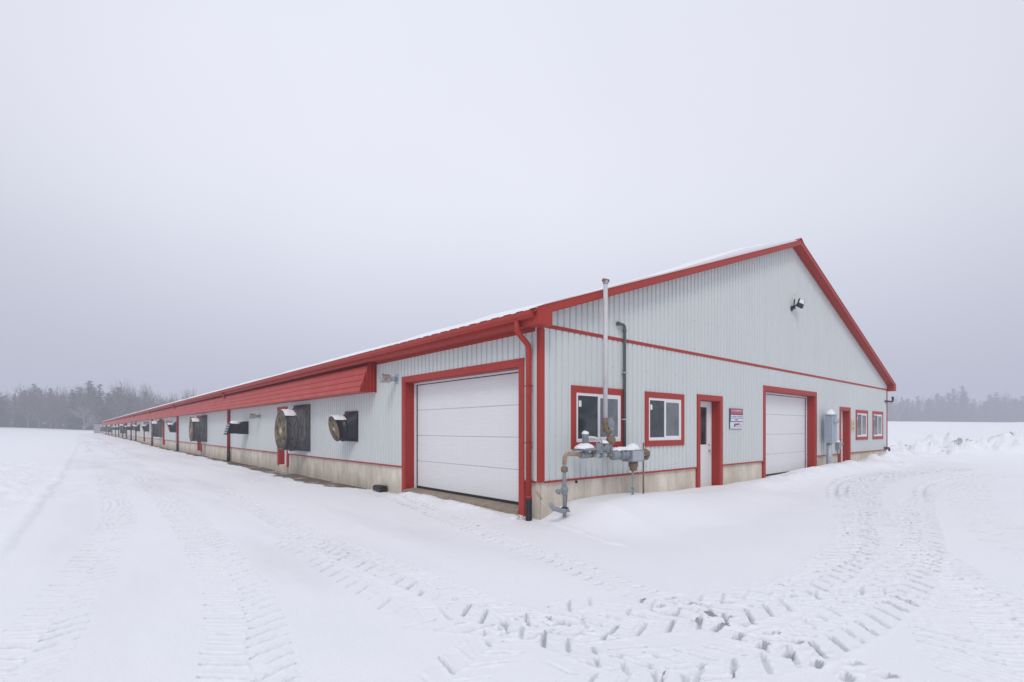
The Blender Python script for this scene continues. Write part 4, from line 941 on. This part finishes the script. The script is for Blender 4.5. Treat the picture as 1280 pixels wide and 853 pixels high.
m = MB(); m.lathe((2.24, 0, 1.04), (0, 0, -1), [(0, .06), (.02, .10), (.10, .10), (.14, .075), (.18, .08), (.20, .045)], 'rust', 12); m.tube([(2.22, 0, .86), (2.22, 0, .12)], .022, 'pipe', 10); m.lathe((2.22, 0, .46), (0, 0, 1), [(0, .022), (.01, .033), (.04, .033), (.05, .022)], 'pipegrey', 10); m.lathe((2.22, 0, .26), (0, 0, 1), [(0, .022), (.01, .035), (.09, .035), (.10, .022)], 'black', 10); m.build('drop_pipe', ga)
m = MB(); m.tube([(2.42, 0, 1.22), (2.70, 0, 1.22), (2.80, .03, 1.21), (2.83, .05, 1.15), (2.80, .06, 1.09), (2.70, .10, 1.08), (2.55, .2, 1.08)], .05, 'rust', 12); m.lathe((2.62, 0, 1.22), (1, 0, 0), [(0, .05), (.01, .07), (.06, .07), (.07, .05)], 'rust', 8); m.build('return_bend', ga)
m = MB(); m.tube([(2.55, -.03, .12), (2.555, -.03, 1.42)], .018, 'rust', 8); m.build('support_rod', ga)

gp = empty('vent_pipe', (2.42, -.10, 0), 'slim dark green vent pipe with bent top rising beside the first gable window', 'vent pipe')
m = MB(); m.tube([(0, 0, 1.25), (0, 0, 3.86), (-.01, 0, 3.91), (-.05, 0, 3.935), (-.20, 0, 3.94)], .032, 'darkpipe', 12); m.tube([(0, 0, 1.25), (0, .10, 1.19)], .03, 'darkpipe', 10); m.build('pipe', gp)
m = MB(); m.lathe((0, 0, 3.78), (0, 0, 1), [(0, .034), (.01, .042), (.06, .042), (.07, .034)], 'darkpipe', 12); m.lathe((-.18, 0, 3.94), (-1, 0, 0), [(0, .034), (.005, .044), (.06, .044), (.06, .03)], 'darkpipe', 12); m.build('fitting', gp)
m = MB(); m.box(-.05, .05, -.035, .09, 2.9, 2.93, 'galv'); m.box(-.05, .05, -.035, .09, 1.9, 1.93, 'galv'); m.build('bracket', gp)
# small capped holes in the foundation below the gas set
for i, (xx, zz) in enumerate(((.62, .655), (.98, .665))):
    m = MB(); m.lathe((xx, -.001, zz), (0, -1, 0), [(0, .028), (.018, .028), (.020, .018), (.005, .014)], 'plastic', 12)
    o = m.build('pipe_sleeve'); tag(o, ('lower' if i == 0 else 'upper') + ' of two small black sleeves in the concrete under the gas pipes', 'pipe sleeve')
    o['label'] = ('black pipe sleeve in the concrete nearer the barn corner' if i == 0 else 'black pipe sleeve in the concrete farther from the barn corner')

# concrete block past the far end
m = MB(); m.box(-1.9, 3.4, 180.2, 183.5, .2, 3.2, 'farwall'); o = m.build('concrete_bunker'); tag(o, 'pale concrete bunker just beyond the far end of the long barn', 'bunker')

# ------------------------------------------------------------------ trees
def make_pine(seed, h):
    rn = random.Random(seed); root_mb = MB(); root_mb.tube([(0, 0, -.6), (.05, .02, h * .5), (0, .05, h * .97)], [.26, .16, .03], 'bark', 6)
    c = MB(); kk = [c.mat('needles'), c.mat('needles2')]
    nw = int(h * 1.35); lean = rn.uniform(-.3, .3)
    for i in range(nw):
        t = i / nw; z = h * (.02 + .96 * t); Rr = (h * .31) * (1 - t) ** .68 * rn.uniform(.45, 1.25) + .12
        if t < .2: Rr *= .6 + 2 * t
        for b in range(rn.randint(5, 8)):
            a = rn.uniform(0, 6.283); L = Rr * rn.uniform(.55, 1.15); nseg = max(3, int(L / .45))
            if rn.random() < .08: continue
            for s in range(nseg):
                f = (s + rn.random()) / nseg; cx = math.cos(a) * L * f; cy = math.sin(a) * L * f; cz = z + L * f * (.18 - .30 * f) + rn.uniform(-.15, .15)
                for q in range(3):
                    sz = rn.uniform(.38, .80) * (1.1 - .45 * f) * (1 - .45 * t); th = a + rn.uniform(-1.2, 1.2); tilt = rn.uniform(-.55, .45)
                    ux, uy, uz = math.cos(th) * sz, math.sin(th) * sz, tilt * sz * .6; wx, wy, wz = -math.sin(th) * sz * .5, math.cos(th) * sz * .5, rn.uniform(-.3, .3) * sz
                    ox, oy, oz = cx + rn.uniform(-.3, .3), cy + rn.uniform(-.3, .3), cz + rn.uniform(-.2, .2)
                    j = len(c.v); c.v += [(ox - ux, oy - uy, oz - uz), (ox + wx, oy + wy, oz + wz), (ox + ux, oy + uy, oz + uz - .1), (ox - wx, oy - wy, oz - wz)]
                    c.face((j, j + 1, j + 2, j + 3), kk[rn.random() < .6])
    return root_mb.mesh('trunk'), c.mesh('crown')
def make_bare(seed, h, white=False):
    rn = random.Random(seed); tr = MB(); cr = MB(); key = 'twigwhite' if white else 'twig'
    def grow(p, d, L, r, lev):
        n = 3; pts = [p]; q = p
        for i in range(n):
            d = (d + Vector((rn.uniform(-.16, .16), rn.uniform(-.16, .16), rn.uniform(-.03, .12)))).normalized(); q = q + d * L / n; pts.append(q)
        mb = tr if lev < 2 else cr
        mb.tube(pts, [r, r * .88, r * .76, r * .62], key, 5 if lev < 2 else 3, False)
        if lev >= 5: return
        for k in range(3 if lev == 0 else rn.choice((2, 3, 3))):
            t = rn.choice((1, 2, 3, 3)) ; ang = rn.uniform(.35, .85); az = rn.uniform(0, 6.283); perp = d.orthogonal().normalized(); perp.rotate(Matrix.Rotation(az, 3, d))
            nd = (d * math.cos(ang) + perp * math.sin(ang)).normalized(); grow(pts[t], nd, L * rn.uniform(.58, .82), max(r * .55, .022), lev + 1)
        grow(q, (d + Vector((rn.uniform(-.2, .2), rn.uniform(-.2, .2), .1))).normalized(), L * .8, max(r * .62, .022), lev + 1)
    grow(Vector((0, 0, -.5)), Vector((0, 0, 1)), h * .27, .30, 0)
    return tr.mesh('trunk'), cr.mesh('crown')
pines = [make_pine(s, h) for s, h in ((1, 18), (2, 20), (3, 16), (4, 19))]
bares = [make_bare(s, h) for s, h in ((11, 18), (12, 16), (13, 19))]; bare_w = make_bare(31, 17, True)
def tree(kind, meshes, x, y, z, s, label, group):
    o = empty(kind, (x, y, z), label, 'tree', group, random.uniform(0, 6.283)); wd = random.uniform(1.0, 1.35); o.scale = (s * wd, s * wd, s * random.uniform(.86, 1.08))
    for nm, me in zip(('trunk', 'crown'), meshes):
        c = bpy.data.objects.new(nm, me); COL.objects.link(c); c.parent = o
    return o
def pos(px, d):                                         # bearing through a 1280-wide view at distance d along the view axis
    t = (px - 640) / 634; a = math.atan2(.756, .655); fx, fy = .6547, .7559; rx, ry = .7559, -.6547
    return CAM[0] + fx * d + rx * d * t, CAM[1] + fy * d + ry * d * t
rn = random.Random(5)
def ground_z(x, y):
    z = .005 * min(max(y - 60, 0), 140) * (x < 60); dd = math.hypot(x - CAM[0], y - CAM[1]); k = min(max((abs(x - 12) + .3 * abs(y - 80) - 40) / 80, 0), 1); k = k * k * (3 - 2 * k)
    return z + min(max(dd - 60, 0), 400) * .008 * k
# left wood: row by row
for row, (d, n) in enumerate(((222, 34), (229, 34), (236, 32), (244, 30), (252, 28))):
    for i in range(n):
        px = -70 + (300 + 70) * (i + rn.uniform(-.35, .35)) / n; x, y = pos(px, d + rn.uniform(-3, 3)); z = ground_z(x, y) - .3
        bare = rn.random() < (.42 if px < 185 and row < 3 else .55 if px < 185 else .93)
        if px < 40 and row >= 2: bare = rn.random() < .6
        s = rn.uniform(.86, 1.08) * (1.0 if px < 190 else .86) * (1 + .03 * row) * (.92 if px < 35 else 1.05 if 95 < px < 190 else 1)
        if bare: tree('bare_tree', rn.choice(bares), x, y, z, s * 1.12, 'bare frosted tree in the misty wood past the far end of the long barn', 'bare trees in the misty wood past the barn')
        else: tree('pine_tree', rn.choice(pines), x, y, z, s, 'dark snow-dusted pine in the misty wood past the far end of the long barn', 'pines in the misty wood past the barn')
x, y = pos(104, 214); tree('bare_tree', bare_w, x, y, ground_z(x, y) - .3, .80, 'pale spreading bare tree in front of the dark pines left of the concrete bunker', None)
x, y = pos(242, 218); tree('bare_tree', bares[2], x, y, ground_z(x, y) - .3, 1.02, 'tallest bare tree showing above the long snowy roof line', None)
# right wood beyond the field rise
for row, (d, n) in enumerate(((480, 36), (492, 36), (506, 34), (520, 32))):
    for i in range(n):
        px = 1085 + 260 * (i + rn.uniform(-.4, .4)) / n; x, y = pos(px, d + rn.uniform(-4, 4)); z = 4.0
        s = rn.uniform(1.55, 1.85) * (1.08 if 1165 < px < 1210 else .90 if px < 1160 or 1210 < px < 1235 else 1.02)
        s *= rn.uniform(.84, 1.06)
        if rn.random() < .3: tree('bare_tree', rn.choice(bares), x, y, z, s * 1.08, 'hazy bare tree among the pines of the far wood beyond the field rise', 'bare trees in the far wood beyond the field rise'); continue
        tree('pine_tree', rn.choice(pines), x, y, z, s, 'hazy pine in the far wood beyond the snowy field rise', 'pines in the far wood beyond the field rise')
# far shed with snowy roof
x, y = pos(1114, 330); sh = empty('far_shed', (x, y, 2.5), 'tiny snow-roofed shed in the mist past the far gable corner', 'shed')
m = MB(); m.box(-2.2, 2.2, -2, 2, -1.5, 2.2, 'farwall'); m.build('wall', sh)
m = MB(); m.prism([(-2.6, 2.1), (2.6, 2.1), (1.8, 4.4), (-1.8, 4.4)], -2.4, 2.4, 'y', 'snow'); m.build('roof', sh)

# ------------------------------------------------------------------ haze: homogeneous fog layer over the land, its emission standing in for scattered light
SIG = .0019; FOG = (.505, .525, .645)
me = bpy.data.meshes.new('haze'); bm = bmesh.new(); bmesh.ops.create_cube(bm, size=1); bmesh.ops.scale(bm, vec=(3000, 3000, 85), verts=bm.verts); bmesh.ops.translate(bm, vec=(0, 0, 32.5), verts=bm.verts); bm.to_mesh(me); bm.free()
hz = bpy.data.objects.new('haze', me); COL.objects.link(hz); tag(hz, 'thin grey winter mist over the fields', kind='stuff')
mt = bpy.data.materials.new('mist'); mt.use_nodes = True; nt = mt.node_tree; nt.nodes.clear()
o = nt.nodes.new('ShaderNodeOutputMaterial'); va = nt.nodes.new('ShaderNodeVolumeAbsorption'); va.inputs['Color'].default_value = (0, 0, 0, 1); va.inputs['Density'].default_value = SIG
em = nt.nodes.new('ShaderNodeEmission'); em.inputs['Color'].default_value = (*FOG, 1); em.inputs['Strength'].default_value = SIG
ad = nt.nodes.new('ShaderNodeAddShader'); nt.links.new(va.outputs[0], ad.inputs[0]); nt.links.new(em.outputs[0], ad.inputs[1]); nt.links.new(ad.outputs[0], o.inputs['Volume'])
me.materials.append(mt)

# ------------------------------------------------------------------ light
SUN_EL, SUN_AZ = math.radians(46), math.radians(224)     # azimuth of the direction the light comes from, from +X
w = bpy.data.worlds.new('World'); sc.world = w; w.use_nodes = True; nt = w.node_tree; nt.nodes.clear()
out = nt.nodes.new('ShaderNodeOutputWorld'); bg = nt.nodes.new('ShaderNodeBackground'); bg.inputs['Strength'].default_value = .1
sky = nt.nodes.new('ShaderNodeTexSky'); sky.sky_type = 'NISHITA'; sky.sun_disc = False; sky.sun_elevation = SUN_EL; sky.sun_rotation = math.pi / 2 - SUN_AZ; sky.air_density = 1; sky.dust_density = 6
tc = nt.nodes.new('ShaderNodeTexCoord'); sp = nt.nodes.new('ShaderNodeSeparateXYZ'); nt.links.new(tc.outputs['Generated'], sp.inputs[0])
cr = nt.nodes.new('ShaderNodeValToRGB'); nt.links.new(sp.outputs[2], cr.inputs[0]); cr.color_ramp.interpolation = 'EASE'
e = cr.color_ramp.elements; e[0].position = 0; e[0].color = (.68, .70, .83, 1); e[1].position = .42; e[1].color = (.925, .945, 1.035, 1)
e2 = cr.color_ramp.elements.new(.75); e2.color = (.88, .90, 1.0, 1)
nz = nt.nodes.new('ShaderNodeTexNoise'); nz.inputs['Scale'].default_value = 1.6; nz.inputs['Detail'].default_value = 3; nt.links.new(tc.outputs['Generated'], nz.inputs['Vector'])
mr = nt.nodes.new('ShaderNodeMapRange'); mr.inputs[1].default_value = .3; mr.inputs[2].default_value = .7; mr.inputs[3].default_value = 9.7; mr.inputs[4].default_value = 10.4; nt.links.new(nz.outputs['Fac'], mr.inputs[0])
lobe = Vector((.655, .756, .65)).normalized()          # sky brightened around the view direction, dimmer outward to imitate lens vignetting
dt = nt.nodes.new('ShaderNodeVectorMath'); dt.operation = 'DOT_PRODUCT'; nt.links.new(tc.outputs['Generated'], dt.inputs[0]); dt.inputs[1].default_value = lobe
lr = nt.nodes.new('ShaderNodeMapRange'); lr.interpolation_type = 'SMOOTHSTEP'; lr.inputs[1].default_value = .55; lr.inputs[2].default_value = 1.0; lr.inputs[3].default_value = .80; lr.inputs[4].default_value = 1.04; nt.links.new(dt.outputs['Value'], lr.inputs[0])
lm = nt.nodes.new('ShaderNodeMath'); lm.operation = 'MULTIPLY'; nt.links.new(lr.outputs[0], lm.inputs[0]); nt.links.new(mr.outputs[0], lm.inputs[1])
vm = nt.nodes.new('ShaderNodeVectorMath'); vm.operation = 'SCALE'; nt.links.new(cr.outputs[0], vm.inputs[0]); nt.links.new(lm.outputs[0], vm.inputs['Scale'])
mx = nt.nodes.new('ShaderNodeMix'); mx.data_type = 'RGBA'; mx.inputs[0].default_value = .93; nt.links.new(sky.outputs[0], mx.inputs[6]); nt.links.new(vm.outputs[0], mx.inputs[7])
nt.links.new(mx.outputs[2], bg.inputs[0]); nt.links.new(bg.outputs[0], out.inputs[0])
sl = bpy.data.lights.new('sun', 'SUN'); sl.energy = 1.15; sl.angle = math.radians(18); sl.color = (1, .97, .94); so = bpy.data.objects.new('sun', sl); COL.objects.link(so)
dv = Vector((math.cos(SUN_AZ) * math.cos(SUN_EL), math.sin(SUN_AZ) * math.cos(SUN_EL), math.sin(SUN_EL))); so.rotation_euler = dv.to_track_quat('Z', 'Y').to_euler()

# ------------------------------------------------------------------ camera
cd = bpy.data.cameras.new('camera'); cd.sensor_width = 36; cd.lens = 634 / 1280 * 36; cd.shift_y = .0863; cd.clip_end = 6000; cd.clip_start = .05
co = bpy.data.objects.new('camera', cd); COL.objects.link(co); co.location = CAM; co.rotation_euler = (math.pi / 2, 0, math.radians(49.1 - 90)); sc.camera = co
sc.render.engine = 'CYCLES'; sc.cycles.use_denoising = True; sc.cycles.max_bounces = 6; sc.cycles.diffuse_bounces = 3; sc.cycles.glossy_bounces = 3; sc.cycles.volume_bounces = 0; sc.cycles.transparent_max_bounces = 8
sc.view_settings.view_transform = 'Standard'; sc.view_settings.look = 'None'; sc.view_settings.exposure = 0; sc.view_settings.gamma = 1
